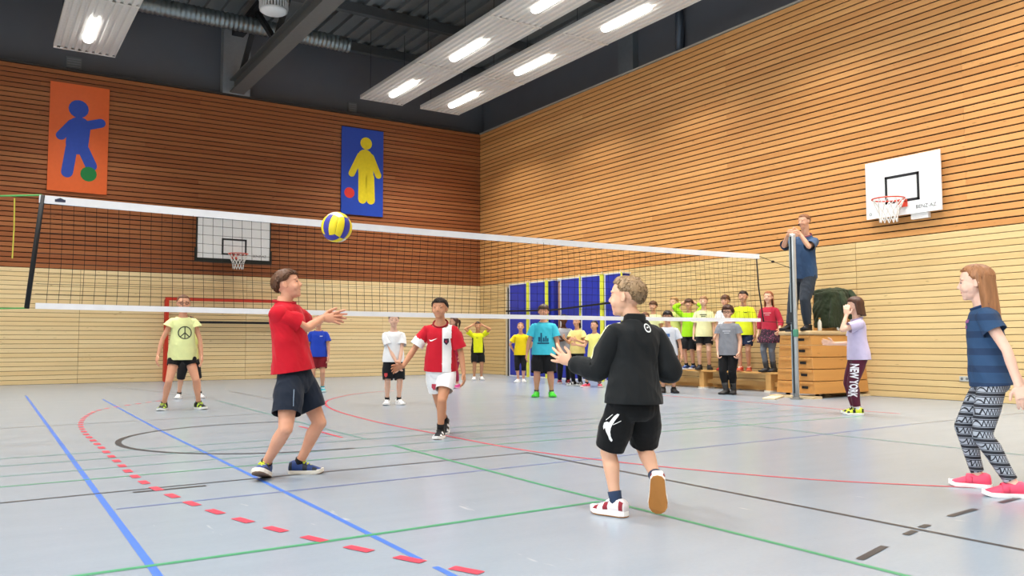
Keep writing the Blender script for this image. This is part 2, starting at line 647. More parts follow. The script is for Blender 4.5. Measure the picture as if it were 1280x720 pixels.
# ------------------------------------------------------------------ court lines on the floor
LC = {'blue': '#426fc2', 'red': '#c93f54', 'black': '#34363a', 'green': '#3f9068', 'teal': '#5f8a86', 'grey': '#77777a', 'navy': '#56679c'}
line_z = [0.001]
def floor_line(pts, wd, c, name='court_line'):
    line_z[0] += 0.00003
    z = line_z[0]
    pts = [Vector((p[0], p[1], 0)) for p in pts]
    mb = MB()
    for i, p in enumerate(pts):
        t = (pts[min(i+1, len(pts)-1)]-pts[max(i-1, 0)]).normalized()
        s = Vector((-t.y, t.x, 0))*(wd/2)
        mb.v += [(p.x+s.x, p.y+s.y, z), (p.x-s.x, p.y-s.y, z)]
    mb.f = [(2*i, 2*i+1, 2*i+3, 2*i+2) for i in range(len(pts)-1)]
    o = mb.build(name, mat(LC[c], 0.42, var=0.05, scale=30, spec=0.5), floor)
    return o
def spline(pts, n=8):
    P = [Vector((p[0], p[1], 0)) for p in pts]
    out = []
    for i in range(len(P)-1):
        a, b_, c, d = P[max(i-1, 0)], P[i], P[i+1], P[min(i+2, len(P)-1)]
        for k in range(n):
            t = k/n
            out.append(0.5*((2*b_)+(c-a)*t+(2*a-5*b_+4*c-d)*t*t+(3*b_-a-3*c+d)*t**3))
    out.append(P[-1])
    return out
floor_line([(0.81, 17.4), (0.67, 5.78), (0.64, 3.0), (0.62, 1.0)], 0.036, 'blue')
floor_line([(1.84, 15.49), (1.70, 9.46), (1.65, 4.53), (1.63, 3.26)], 0.032, 'blue')
floor_line([(1.63, 3.12), (1.62, 1.4)], 0.032, 'blue')
floor_line([(0.70, 5.17), (1.68, 5.20)], 0.022, 'navy')
floor_line([(1.68, 5.20), (3.85, 5.29), (6.8, 5.38), (8.9, 5.52)], 0.024, 'navy')
floor_line([(-2.0, 5.71), (0.16, 5.74), (1.05, 5.79), (3.95, 5.89)], 0.032, 'black')
floor_line([(0.86, 5.69), (1.30, 5.695)], 0.05, 'black')
floor_line([(3.95, 5.92), (3.95, 3.87), (3.94, 1.0)], 0.035, 'black')
for k, yy in enumerate((6.38, 6.88, 7.46, 7.94)):
    floor_line([(-2.0, yy-0.06), (0.2, yy), (4.2, yy+0.16), (9.4, yy+0.1 if k in (0, 3) else yy+0.12)], 0.028, 'teal' if k else 'green')
floor_line([(-2.0, 10.6), (0.27, 10.79), (3.28, 11.1)], 0.03, 'grey')
floor_line([(3.36, 14.05), (3.24, 9.4), (3.21, 7.55)], 0.035, 'teal')
floor_line([(4.22, 16.7), (4.20, 13.0)], 0.035, 'grey')
floor_line([(2.6, 19.5), (3.3, 16.0)], 0.03, 'grey')
floor_line([(3.09, 9.2), (3.07, 7.85)], 0.035, 'red')
floor_line([(3.22, 7.0), (3.14, 4.5), (3.13, 3.0), (3.12, 1.0)], 0.034, 'green')
floor_line([(-0.6, 3.75), (0.39, 3.78), (1.38, 3.79), (3.09, 3.86)], 0.038, 'green')
floor_line([(10.22, 11.0), (10.12, 7.28), (10.1, 6.4)], 0.035, 'red')
floor_line([(7.40, 7.4), (7.24, 5.42), (7.25, 2.0)], 0.03, 'teal')
floor_line([(8.9, 5.52), (12.0, 5.6)], 0.024, 'grey')
cx, cy, r = 2.58, 8.44, 1.43
arc = [(3.25, 9.83), (2.9, 9.87)]+[(cx+r*math.cos(math.radians(a)), cy+r*math.sin(math.radians(a))) for a in range(86, 266, 8)]+[(2.7, 7.0), (2.85, 6.99)]
floor_line(arc, 0.055, 'black')
red = spline([(6.95, 15.05), (6.28, 14.77), (5.64, 14.2), (4.80, 12.95), (4.28, 11.35), (4.03, 9.4), (4.0, 7.76), (4.0, 6.4), (4.09, 5.62), (4.34, 4.68), (4.74, 3.75), (5.25, 3.05), (5.9, 2.35)])
floor_line(red, 0.035, 'red')
dash = spline([(2.6, 14.6), (2.05, 13.9), (1.56, 13.14), (1.28, 12.2), (1.08, 11.0), (1.0, 9.8), (0.985, 8.5), (0.975, 7.2), (0.97, 6.5), (1.0, 5.81), (1.12, 4.91), (1.33, 4.03), (1.63, 3.19), (2.0, 2.4), (2.5, 1.6)], 40)
acc, seg, on = 0.0, [], True
for p, q in zip(dash, dash[1:]):
    if on:
        seg.append(p)
    acc += (q-p).length
    if acc > 0.148:
        if on and len(seg) > 1:
            floor_line(seg+[q], 0.055, 'red', 'line_dash')
        seg, on, acc = [], not on, 0.0
for a, b_ in (((3.19, 2.23), (3.49, 2.31)), ((3.78, 2.39), (3.90, 2.415)), ((3.99, 2.44), (4.08, 2.455)), ((4.37, 2.51), (4.68, 2.54)), ((4.98, 2.56), (5.30, 2.585)), ((5.6, 2.6), (5.9, 2.62))):
    floor_line([a, b_], 0.035, 'black', 'line_dash')

# ------------------------------------------------------------------ volleyball net and posts
NY = 9.0
NX0, NX1 = 0.47, 10.50
NZT, NZB = 2.335, 1.255
def sag(x, a=0.025):
    t = (x-NX0)/(NX1-NX0)
    return -a*4*t*(1-t)
net = empty('volleyball_net', 'black volleyball net with white tapes stretched between two posts', 'net', ((NX0+NX1)/2, NY, 0))
ox = (NX0+NX1)/2
m_tape = mat('#eef0f4', 0.7, var=0.03)
def tape(z0, z1, name, a, x0s=0.0):
    mb = MB()
    N = 24
    for i in range(N+1):
        x = NX0+(NX1-NX0)*i/N
        dz = sag(x, a)
        yy = 0.012+0.004*math.sin(i*1.7)
        mb.v += [(x-ox, -yy, z0+dz), (x-ox, -yy, z1+dz), (x-ox, yy, z1+dz), (x-ox, yy, z0+dz)]
    for i in range(N):
        for k in range(4):
            mb.f.append((4*i+k, 4*i+(k+1) % 4, 4*i+4+(k+1) % 4, 4*i+4+k))
    mb.f += [(0, 3, 2, 1), (4*N, 4*N+1, 4*N+2, 4*N+3)]
    return mb.build(name, m_tape, net, False)
tape(NZT-0.075, NZT, 'top_tape', 0.03)
tape(NZB, NZB+0.055, 'bottom_tape', 0.02)
strings = MB()
th = 0.0042
nvx = 100
def net_pt(x, s):                       # s 0 bottom .. 1 top
    ta = 4*((x-NX0)/(NX1-NX0))*(1-(x-NX0)/(NX1-NX0))
    z = NZB+0.05+(NZT-0.07-NZB-0.05)*s-0.02*ta-0.006*math.sin(x*2.3+s*3)
    xx = x+0.012*math.sin(s*3.0+x*0.9)-0.02*(1-s)*math.sin(x*1.7)
    return Vector((xx-ox, 0.01*math.sin(x*3+s*5), z))
for i in range(1, nvx):
    x = NX0+(NX1-NX0)*i/nvx
    pts = [net_pt(x, s/5) for s in range(6)]
    strings.tube(pts, th/2, 4, caps=False)
for j in range(1, 10):
    pts = [net_pt(NX0+(NX1-NX0)*i/60, j/10) for i in range(61)]
    strings.tube(pts, th/2, 4, caps=False)
ns = strings.build('netting', mat('#14120f', 0.8), net)
ns['kind'] = 'stuff'
MB().tube([(NX0-ox+0.03, 0, NZT), (NX0-ox-0.02, 0, 1.8), (NX0-ox-0.07, 0, NZB)], 0.022, 8).build('side_band', m_black, net, True)
MB().tube([(NX1-ox-0.06, 0, NZT), (NX1-ox-0.02, 0, 1.8), (NX1-ox+0.08, 0, NZB)], 0.011, 8).build('side_band', m_black, net, True)
m_green_cord = mat('#57a557', 0.7)
MB().tube([(0.15-ox, 0, NZT-0.04), (NX0-ox+0.02, 0, NZT)], 0.009, 6).build('tension_cord', m_green_cord, net)
MB().tube([(0.15-ox, 0, NZB-0.005), (NX0-ox-0.06, 0, NZB+0.005)], 0.008, 6).build('tension_cord', m_green_cord, net)
MB().tube([(NX1-ox-0.05, 0, NZT-0.02), (11.28-ox, 0, NZT-0.19)], 0.005, 6).build('tension_cord', mat('#3f4a38', 0.7), net)
MB().tube([(NX1-ox+0.06, 0, NZB+0.01), (11.28-ox, 0, NZB-0.02)], 0.005, 6).build('tension_cord', m_black, net)
MB().ball((10.83-ox, 0, NZT-0.10), (0.035, 0.02, 0.018)).build('cord_clamp', m_black, net, True)
MB().tube([(0.27-ox, 0.0, NZT-0.05), (0.275-ox, 0, 2.0), (0.27-ox, 0, 1.72)], 0.006, 6).build('loose_cord', mat('#c9c04c', 0.7), net)
# printed mark near the left end of the top tape
me = text_mesh('▲▬', 0.05)
MB().box((0.13+NX0-ox, -0.0165, NZT-0.055), (0.22+NX0-ox, -0.0155, NZT-0.03)).quad([(0.14+NX0-ox, -0.0165, NZT-0.03), (0.21+NX0-ox, -0.0165, NZT-0.03), (0.175+NX0-ox, -0.0165, NZT-0.015)]).build('maker_mark', mat('#3a3f55', 0.7), net)
bpy.data.meshes.remove(me)

def net_post(x, y, h, label):
    t = empty('net_post', label, 'net post', (x, y, 0), 0, 'volleyball posts')
    t.rotation_euler = (0, 0, math.atan2(-x, y)*1.0)
    MB().lathe((0, 0, 0), [(0.10, 0), (0.10, 0.012), (0.06, 0.02), (0.06, 0.04)], 20).build('base_plate', m_steel, t, True)
    mb = MB()
    pr = [(0.050*math.cos(a), 0.046*math.sin(a)) for a in [2*PI*k/20 for k in range(20)]]
    mb.v = [(p[0], p[1], z) for z in (0.02, h-0.03) for p in pr]+[(p[0]*0.9, p[1]*0.9, h) for p in pr]
    for i in range(2):
        for k in range(20):
            mb.f.append((i*20+k, i*20+(k+1) % 20, i*20+20+(k+1) % 20, i*20+20+k))
    mb.f += [tuple(range(20))[::-1], tuple(range(40, 60))]
    mb.build('tube', mat('#c4c6c5', 0.35, 0.4), t, True)
    MB().box((-0.050, -0.049, 0.1), (-0.016, -0.02, h-0.05)).build('slide_groove', mat('#2b3236', 0.6), t)
    MB().box((-0.060, -0.050, 0.06), (-0.044, -0.02, h-0.05)).build('edge_rail', mat('#8d9aa0', 0.4, 0.5), t)
    MB().lathe((0, 0, 0), [(0.055, 1.02), (0.058, 1.04), (0.058, 1.12), (0.055, 1.14)], 16).build('strap', mat('#4f8f76', 0.7), t, True)
    MB().box((-0.09, -0.075, 1.25), (-0.04, -0.045, 1.42)).build('winch', m_darksteel, t)
    MB().box((-0.15, -0.07, 1.10), (-0.05, -0.05, 1.13)).build('crank', m_darksteel, t)
    return t
net_post(11.33, 9.0, 2.72, 'grey metal volleyball post standing beside the wooden vaulting box')
net_post(0.0, 9.0, 2.72, 'grey metal volleyball post at the left end of the net')

# ------------------------------------------------------------------ ball
def make_ball(loc, r):
    t = empty('volleyball', 'yellow and blue volleyball in the air above the net tape', 'ball', loc)
    my, mbu, mw = mat('#e6cf1e', 0.5), mat('#38389a', 0.5), mat('#d9d6c6', 0.5)
    for f in range(6):
        n = [Vector((1, 0, 0)), Vector((-1, 0, 0)), Vector((0, 1, 0)), Vector((0, -1, 0)), Vector((0, 0, 1)), Vector((0, 0, -1))][f]
        u = [Vector((0, 0, 1)), Vector((0, 0, 1)), Vector((0, 0, 1)), Vector((0, 0, 1)), Vector((0, 1, 0)), Vector((0, 1, 0))][f]
        v = n.cross(u)
        for s in range(3):
            a0, a1 = -1+2*s/3, -1+2*(s+1)/3
            N = 7
            mb = MB()
            for i in range(N+1):
                for j in range(N+1):
                    a = a0+(a1-a0)*(0.015+0.97*i/N)
                    c = -1+2*(0.005+0.99*j/N)
                    p = (n+v*math.tan(a*PI/4)+u*math.tan(c*PI/4)).normalized()
                    e = min(i, N-i, j+0, N-j)
                    mb.v.append(tuple(p*(r if e > 0 else r*0.975)))
            for i in range(N):
                for j in range(N):
                    mb.f.append((i*(N+1)+j, (i+1)*(N+1)+j, (i+1)*(N+1)+j+1, i*(N+1)+j+1))
            mb.build('panel', (my, mbu, my)[s] if f < 4 else (mbu, my, mw)[s], t, True)
    MB().ball((0, 0, 0), r*0.972, None, 20, 12).build('bladder', mat('#2b2b3a', 0.7), t, True)
    t.rotation_euler = (0.15, 0.12, 0.42)
    return t
make_ball((2.125, 5.58, 1.742), 0.108)

# ------------------------------------------------------------------ posters (plain generic figures in the same colours)
def poster(x0, x1, z0, z1, bg, fig, ballc, label, kind):
    t = empty('sports_poster', label, 'poster', ((x0+x1)/2, YB-0.03, (z0+z1)/2))
    W, Hh = x1-x0, z1-z0
    MB().box((-W/2, -0.015, -Hh/2), (W/2, 0.02, Hh/2)).build('panel', mat(bg, 0.45, var=0.03), t)
    def cap(a, b_, r, m, nm, dy):
        mb = MB()
        a, b_ = Vector((a[0], a[1])), Vector((b_[0], b_[1]))
        d = (b_-a)
        an = math.atan2(d.y, d.x) if d.length > 1e-6 else 0
        ring = [a+Vector((math.cos(q), math.sin(q)))*r for q in [an+PI/2+PI*k/8 for k in range(9)]]
        ring += [b_+Vector((math.cos(q), math.sin(q)))*r for q in [an-PI/2+PI*k/8 for k in range(9)]]
        n = len(ring)
        mb.v = [(p.x*W, -0.018-dy, p.y*W) for p in ring]+[(p.x*W, -0.014, p.y*W) for p in ring]
        mb.f = [tuple(range(n)), tuple(range(n, 2*n))[::-1]]+[(i, n+i, n+(i+1) % n, (i+1) % n) for i in range(n)]
        mb.build(nm, m, t)
    mf, mb_ = mat(fig, 0.5), mat(ballc, 0.5)
    if kind == 0:
        cap((-0.02, 0.56), (-0.02, 0.56), 0.17, mf, 'figure_head', 0.0)
        cap((0.0, 0.22), (-0.03, -0.12), 0.19, mf, 'figure_body', 0.0005)
        cap((-0.12, 0.26), (-0.30, 0.02), 0.085, mf, 'figure_arm', 0.001)
        cap((0.12, 0.26), (0.36, 0.34), 0.085, mf, 'figure_arm', 0.001)
        cap((-0.12, -0.2), (-0.18, -0.66), 0.10, mf, 'figure_leg', 0.001)
        cap((0.08, -0.2), (0.22, -0.50), 0.10, mf, 'figure_leg', 0.001)
        cap((0.18, -0.66), (0.18, -0.66), 0.14, mb_, 'printed_ball', 0.0015)
    else:
        cap((0.08, 0.66), (0.08, 0.66), 0.14, mf, 'figure_head', 0.0)
        cap((0.06, 0.34), (0.08, -0.08), 0.18, mf, 'figure_body', 0.0005)
        cap((-0.06, 0.36), (-0.26, -0.06), 0.075, mf, 'figure_arm', 0.001)
        cap((0.2, 0.36), (0.38, -0.04), 0.075, mf, 'figure_arm', 0.001)
        cap((0.0, -0.1), (0.0, -0.62), 0.10, mf, 'figure_leg', 0.001)
        cap((0.18, -0.1), (0.2, -0.62), 0.10, mf, 'figure_leg', 0.001)
        cap((-0.31, -0.50), (-0.31, -0.50), 0.12, mb_, 'printed_ball', 0.0015)
poster(1.30, 2.57, 4.53, 7.13, '#e4672f', '#2a4cb0', '#127a3a', 'orange poster with a blue printed figure and green ball', 0)
poster(8.53, 9.80, 4.57, 7.07, '#1c47b4', '#e6d21a', '#e0372e', 'blue poster with a yellow printed figure and red ball', 1)

# ------------------------------------------------------------------ basketball hoops
def ring_tube(mb, c, R_, r, n=36, k=8):
    base = len(mb.v)
    for i in range(n):
        a = 2*PI*i/n
        for j in range(k):
            q = 2*PI*j/k
            rr = R_+r*math.cos(q)
            mb.v.append((c[0]+rr*math.cos(a), c[1]+rr*math.sin(a), c[2]+r*math.sin(q)))
    for i in range(n):
        for j in range(k):
            i2, j2 = (i+1) % n, (j+1) % k
            mb.f.append((base+i*k+j, base+i2*k+j, base+i2*k+j2, base+i*k+j2))
def hoop(loc, rz, W, Hh, board_bot, rim_z, rim_off, depth, label, padded, text, R_=0.235):
    """local: board face at y=0 looking to -y, z measured from the floor"""
    t = empty('basketball_hoop', label, 'basketball hoop', (loc[0], loc[1], 0), rz, 'basketball hoops')
    MB().box((-W/2, 0, board_bot), (W/2, 0.03, board_bot+Hh)).build('backboard', mat('#f1f3f3', 0.4, var=0.015), t)
    sw, sh, sb = (0.345*W, 0.42*Hh, board_bot+0.10*Hh) if padded else (0.46*W, 0.48*Hh, board_bot+0.22*Hh)
    m = mat('#26282b', 0.5)
    e = 0.045
    MB().box((-sw/2, -0.004, sb), (-sw/2+e, 0.001, sb+sh)).box((sw/2-e, -0.004, sb), (sw/2, 0.001, sb+sh)).box((-sw/2, -0.004, sb+sh-e), (sw/2, 0.001, sb+sh)).box((-sw/2, -0.004, sb), (sw/2, 0.001, sb+e)).build('target_square', m, t)
    me = text_mesh(text, 0.085)
    for v in me.vertices:
        v.co = Vector((v.co.x+W/2-0.26, -0.005, v.co.y+board_bot+0.075*Hh/1.05+0.03))
    link('lettering', me, m, t)
    if padded:
        p = 0.055
        MB().box((-W/2-p, -0.02, board_bot-0.10), (W/2+p, 0.05, board_bot)).box((-W/2-p, -0.02, board_bot), (-W/2, 0.05, board_bot+0.25)).box((W/2, -0.02, board_bot), (W/2+p, 0.05, board_bot+0.25)).box((-W/2-0.03, -0.01, board_bot+0.25), (-W/2, 0.04, board_bot+Hh+0.03)).box((W/2, -0.01, board_bot+0.25), (W/2+0.03, 0.04, board_bot+Hh+0.03)).box((-W/2-0.03, -0.01, board_bot+Hh), (W/2+0.03, 0.04, board_bot+Hh+0.03)).build('edge_padding', mat('#22241f', 0.8), t)
    mr_ = mat('#d8503c', 0.4)
    mb = MB()
    ring_tube(mb, (0, -rim_off, rim_z), R_, 0.012)
    rim = mb.build('rim', mr_, t, True)
    MB().box((-0.09, -0.02, rim_z-0.10), (0.09, 0.0, rim_z+0.02)).bar((-0.07, -0.01, rim_z), (-0.10, -rim_off+R_*0.92, rim_z), 0.03, 0.012).bar((0.07, -0.01, rim_z), (0.10, -rim_off+R_*0.92, rim_z), 0.03, 0.012).bar((0, -0.01, rim_z-0.09), (0, -rim_off+R_, rim_z-0.01), 0.05, 0.01).build('bracket', mr_, rim)
    nb = MB()
    N = 12
    rows = [(R_, -0.012), (R_*0.80, -0.12), (R_*0.62, -0.21), (R_*0.56, -0.29), (R_*0.54, -0.38)]
    for k in range(N):
        for sgn in (1, -1):
            pts = [(q*math.cos(2*PI*(k+sgn*i*0.5)/N), -rim_off+q*math.sin(2*PI*(k+sgn*i*0.5)/N), rim_z+dz) for i, (q, dz) in enumerate(rows)]
            nb.tube(pts, 0.0075, 5, caps=False)
    o = nb.build('hoop_net', mat('#e9e7e2', 0.8), t, True)
    if depth > 0.2:
        f = MB()
        for sx in (-0.55, 0.55):
            for zz in (board_bot+0.2, board_bot+Hh-0.2):
                f.bar((sx, 0.03, zz), (sx, depth, zz), 0.06)
            f.bar((sx, 0.06, board_bot+0.2), (sx, depth, board_bot+Hh-0.2), 0.04)
        f.build('wall_bracket', m_darksteel, t)
    else:
        MB().box((-0.5, 0.03, board_bot+0.1), (-0.4, depth, board_bot+Hh-0.1)).box((0.4, 0.03, board_bot+0.1), (0.5, depth, board_bot+Hh-0.1)).build('wall_bracket', m_white, t)
        mk = MB()
        ring_tube(mk, (0, 0, 0), 0.022, 0.004, 14, 4)
        mo = mk.build('maker_mark', mat('#55585c', 0.6), t, False, (-W/2+0.08, -0.004, board_bot+0.08))
        mo.rotation_euler = (PI/2, 0, 0)
        MB().box((0.12, 0.035, board_bot-0.09), (0.42, depth-0.01, board_bot)).build('height_adjuster', m_white, t)
    return t
hoop((5.475, YB-0.60, 0), 0, 1.80, 1.0, 3.07, 3.17, 0.40, 0.59, 'basketball hoop with black padded backboard high on the back wall', True, 'BENZ-AZ')
hoop((XR-0.12, 8.06, 0), -PI/2, 1.34, 0.98, 3.05, 3.28, 0.40, 0.118, 'basketball hoop with plain white backboard on the right wall', False, 'BENZ-AZ', 0.25)

# ------------------------------------------------------------------ handball goal at the back wall
g = empty('handball_goal', 'red handball goal frame against the back wall', 'goal', (5.5, YB-0.3, 0))
m_goal = mat('#c8351f', 0.5)
MB().box((-1.58, -0.04, 0), (-1.50, 0.04, 2.0)).build('goal_post', m_goal, g)
MB().box((1.50, -0.04, 0), (1.58, 0.04, 2.0)).build('goal_post', m_goal, g)
MB().box((-1.58, -0.04, 2.0), (1.58, 0.04, 2.08)).build('crossbar', m_goal, g)
MB().bar((-1.54, 0.1, 1.47), (1.54, 0.1, 1.47), 0.05, 0.06).build('net_bar', m_black, g)
for sx in (-1.54, 1.54):
    MB().bar((sx, 0.04, 2.04), (sx, 0.26, 2.0), 0.04).bar((sx, 0.26, 2.0), (sx, 0.26, 0.02), 0.03).bar((sx, 0.04, 0.03), (sx, 0.26, 0.03), 0.03).build('support_bar', m_goal, g)

# ------------------------------------------------------------------ blue mats against the right wall
m_mat = mat('#2533a4', 0.5, var=0.08, scale=5)
m_yel = mat('#d8dc44', 0.55)
m_rim = mat('#d9dbe0', 0.5)
def gym_mat(y0, y1, z1, x_in, edge, label):
    t = empty('gym_mat', label, 'gym mat', (XR-x_in, (y0+y1)/2, 0), 0, 'blue gym mats standing along the right wall')
    L = y1-y0
    MB().box((-0.13, -L/2+0.02, 0.03), (0.13, L/2-0.02, z1-0.03)).build('cushion', m_mat, t, bevel=0.02)
    MB().box((-0.135, -L/2, z1-0.03), (0.135, L/2, z1)).box((-0.139, L/2-0.03, 0.0), (0.135, L/2, z1)).box((-0.135, -L/2, 0), (0.135, L/2, 0.03)).build('frame_rim', m_rim, t)
    MB().box((-0.145, -L/2+0.004, 0.0), (-0.12, -L/2+edge, z1)).build('yellow_edge', m_yel, t)
    MB().tube([(-0.1, -L/2+0.1, z1), (-0.1, -L/2+0.1, z1+0.06)], 0.02, 8).build('corner_peg', mat('#d2c0a0', 0.6), t)
    return t
mats = [(18.99, 20.0, 0.12, 'blue gym mat standing nearest the hall corner'),
        (18.08, 18.97, 0.13, 'blue gym mat second from the hall corner'),
        (16.66, 17.52, 0.05, 'blue gym mat just right of the wooden pole'),
        (15.74, 16.64, 0.14, 'blue gym mat second right of the wooden pole'),
        (15.05, 15.71, 0.05, 'blue gym mat farthest from the hall corner')]
for a, bb, e, lb in mats:
    gym_mat(a, bb, 2.60, 0.16, e, lb)
MB_ = MB().box((-0.10, -0.07, 0), (0.10, 0.07, 2.58)).build('cushion', m_mat)
t = empty('narrow_mat', 'narrow dark blue mat edge squeezed left of the wooden pole', 'gym mat', (XR-0.13, 17.98, 0))
MB_.parent = t
MB().box((-0.11, -0.075, 2.58), (0.11, 0.075, 2.61)).build('frame_rim', m_rim, t)
t = empty('climbing_pole', 'brown wooden pole standing between the blue mats', 'pole', (XR-0.15, 17.72, 0))
MB().tube([(0, 0, 0), (0, 0, 2.55)], 0.06, 12).build('shaft', wood_mat('pole_wood', '#8b6a55', '#6a4a38', 2, 0.3), t, True)
MB().tube([(0, 0, 2.55), (0, 0, 2.62)], 0.075, 12).build('collar', m_rim, t, True)
st = MB()
for p, q in (((-0.16, 20.1, 1.84), (-0.16, 17.9, 1.79)), ((-0.16, 17.9, 1.79), (-0.16, 15.0, 1.90))):
    st.bar((XR-0.34, p[1], p[2]), (XR-0.34, q[1], q[2]), 0.012, 0.045)
tag(st.build('securing_strap', m_black), 'black strap running across the row of blue mats', 'strap')
t = empty('wall_bar_post', 'pale and dark upright post at the corner end of the mats', 'post', (XR-0.15, 20.15, 0))
MB().box((-0.10, 0.02, 0), (0.10, 0.10, 2.55)).build('pale_post', mat('#c9bfa6', 0.6), t)
MB().box((-0.10, -0.07, 0), (0.10, 0.0, 2.5)).build('dark_post', mat('#23262e', 0.6), t)

# ------------------------------------------------------------------ bench
m_bw = wood_mat('bench_wood', '#d9a866', '#c08a4a', 1, 0.2, 0.4)
bn = empty('gym_bench', 'long wooden gym bench along the right wall', 'bench', (12.62, 12.1, 0))
MB().box((-0.14, -2.02, 0.335), (0.14, 2.0, 0.37)).build('seat_plank', m_bw, bn, bevel=0.006)
MB().box((-0.025, -1.95, 0.10), (0.025, 1.9, 0.19)).build('balance_beam', m_bw, bn)
for yy in (-1.55, 0.15, 1.75):
    MB().box((-0.13, yy-0.06, 0.03), (0.13, yy+0.06, 0.335)).build('leg', m_bw, bn)
    MB().box((-0.16, yy-0.07, 0), (0.16, yy+0.07, 0.03)).build('rubber_foot', mat('#e8dfcf', 0.7), bn)
# low skirting board seen below the bench
b2 = MB().box((XR-0.10, 10.2, 0.0), (XR-0.02, 14.2, 0.10)).build('floor_beam', m_bw, None, bevel=0.005)
tag(b2, 'low wooden beam lying on the floor behind the bench', 'beam')

# ------------------------------------------------------------------ vaulting box
m_box = wood_mat('vault_wood', '#d69c58', '#bd7d40', 0, 0.35, 0.35)
vb = empty('vaulting_box', 'orange wooden vaulting box of stacked frames with padded top', 'vaulting box', (12.38, 9.27, 0))
z = 0.07
hs = [0.21, 0.20, 0.20, 0.20, 0.17]
def half(zz):
    k = zz/1.05
    return 0.73-0.02*k, 0.40-0.09*k
for i, hh in enumerate(hs):
    a0, b0 = half(z)
    a1, b1 = half(z+hh)
    mb = MB()
    g_ = 0.006
    pts = []
    for zz, (a, b_) in ((z+g_, (a0, b0)), (z+hh-g_, (a1, b1))):
        pts += [(-a, -b_, zz), (a, -b_, zz), (a, b_, zz), (-a, b_, zz)]
    mb.v = pts
    mb.f = [(0, 3, 2, 1), (4, 5, 6, 7), (0, 1, 5, 4), (1, 2, 6, 5), (2, 3, 7, 6), (3, 0, 4, 7)]
    fr = mb.build('box_frame', m_box, vb, bevel=0.006)
    bm_ = (b0+b1)/2
    MB().box((-a0-0.012, -b1+0.02, z+hh-0.05), (-a0+0.004, b1-0.02, z+hh-0.012)).build('end_batten', m_box, fr)
    MB().box((-a0-0.006, -b1+0.12, z+hh*0.42), (-a0+0.01, -b1+0.24, z+hh*0.42+0.04)).build('grip_slot', m_black, fr)
    MB().box((-a0+0.05, -b0-0.004, z+0.005), (a0-0.05, -b0+0.02, z+0.022)).build('front_batten', m_box, fr)
    z += hh
MB().box((-0.735, -0.335, z), (0.735, 0.335, z+0.072)).build('padded_top', mat('#cfb48a', 0.6), vb, bevel=0.025)
MB().box((-0.85, -0.43, 0.0), (-0.60, 0.45, 0.035)).box((0.5, -0.43, 0), (0.72, 0.45, 0.035)).build('base_board', mat('#dcc59c', 0.6), vb)
for sx, sy in ((-0.55, -0.3), (0.4, -0.3), (-0.55, 0.3), (0.4, 0.3)):
    MB().tube([(sx, sy-0.02, 0.035), (sx, sy+0.02, 0.035)], 0.035, 12).build('castor', m_black, vb, True)
BOX_TOP = z+0.072

# plank on the floor left of the post
pk = MB().box((-0.35, -0.10, 0), (0.35, 0.10, 0.03)).build('floor_plank', mat('#e2cfae', 0.6), None, False, (11.15, 9.32, 0), 0.004)
pk.rotation_euler = (0, 0, 0.5)
tag(pk, 'short pale board lying on the floor at the post foot', 'board')

# wooden crate on the box
cr = empty('wooden_crate', 'orange wooden crate on the vaulting box under a jacket', 'crate', (12.62, 9.22, BOX_TOP))
for zz in (0.0, 0.2, 0.4):
    MB().box((-0.26, -0.20, zz+0.003), (0.26, -0.18, zz+0.197)).build('slat', m_box, cr)
    MB().box((-0.26, 0.18, zz+0.003), (0.26, 0.20, zz+0.197)).build('slat', m_box, cr)
    MB().box((-0.26, -0.18, zz+0.003), (-0.24, 0.18, zz+0.197)).build('slat', m_box, cr)
    MB().box((0.24, -0.18, zz+0.003), (0.26, 0.18, zz+0.197)).build('slat', m_box, cr)
MB().box((-0.26, -0.2, 0.6), (0.26, 0.2, 0.62)).build('lid', m_box, cr)
# bottle and tape roll
bt = empty('drink_bottle', 'white drink bottle standing on the vaulting box', 'bottle', (12.0, 9.02, BOX_TOP))
MB().lathe((0, 0, 0), [(0.03, 0), (0.034, 0.01), (0.034, 0.12), (0.03, 0.15), (0.014, 0.18), (0.014, 0.19)], 14).build('bottle_body', mat('#e9e4d4', 0.4), bt, True)
MB().lathe((0, 0, 0), [(0.017, 0.19), (0.017, 0.215), (0.012, 0.22)], 12).build('cap', mat('#c79a55', 0.4), bt, True)
tp = MB()
ring_tube(tp, (0, 0, 0), 0.035, 0.016, 20, 6)
tp = tp.build('tape_roll', mat('#f0ece4', 0.6), None, True, (12.42, 8.96, BOX_TOP+0.050))
tp.rotation_euler = (PI/2, 0, 0.2)
tag(tp, 'small white tape roll standing on the vaulting box', 'tape roll')
# wall socket
so = MB().box((XR-0.012, 7.11, 0.31), (XR, 7.27, 0.39)).build('wall_socket', mat('#b9bcb8', 0.5), None, False, None, 0.003)
for yy in (7.15, 7.23):
    MB().lathe((XR-0.012, yy, 0.35), [(0.022, -0.002), (0.022, 0.004)], 12, 'x').build('socket_face', mat('#6b6f70', 0.5), so)
tag(so, 'grey double wall socket low on the right wall', 'socket')
# ------------------------------------------------------------------ people: body builder
WORK = bpy.data.scenes.new('workbench')
def remesh(mb, voxel, smooth=6, factor=0.5):
    """closed shapes collected in mb -> one continuous smooth surface"""
    me = mb.mesh('tmp')
    o = bpy.data.objects.new('tmp', me)
    WORK.collection.objects.link(o)
    r = o.modifiers.new('r', 'REMESH')
    r.mode = 'VOXEL'
    r.voxel_size = voxel
    r.use_smooth_shade = True
    if smooth:
        s = o.modifiers.new('s', 'SMOOTH')
        s.factor = factor
        s.iterations = smooth
    vl = WORK.view_layers[0]
    vl.update()
    out = bpy.data.meshes.new_from_object(o.evaluated_get(vl.depsgraph))
    bpy.data.objects.remove(o)
    bpy.data.meshes.remove(me)
    out.polygons.foreach_set('use_smooth', [True]*len(out.polygons))
    return out

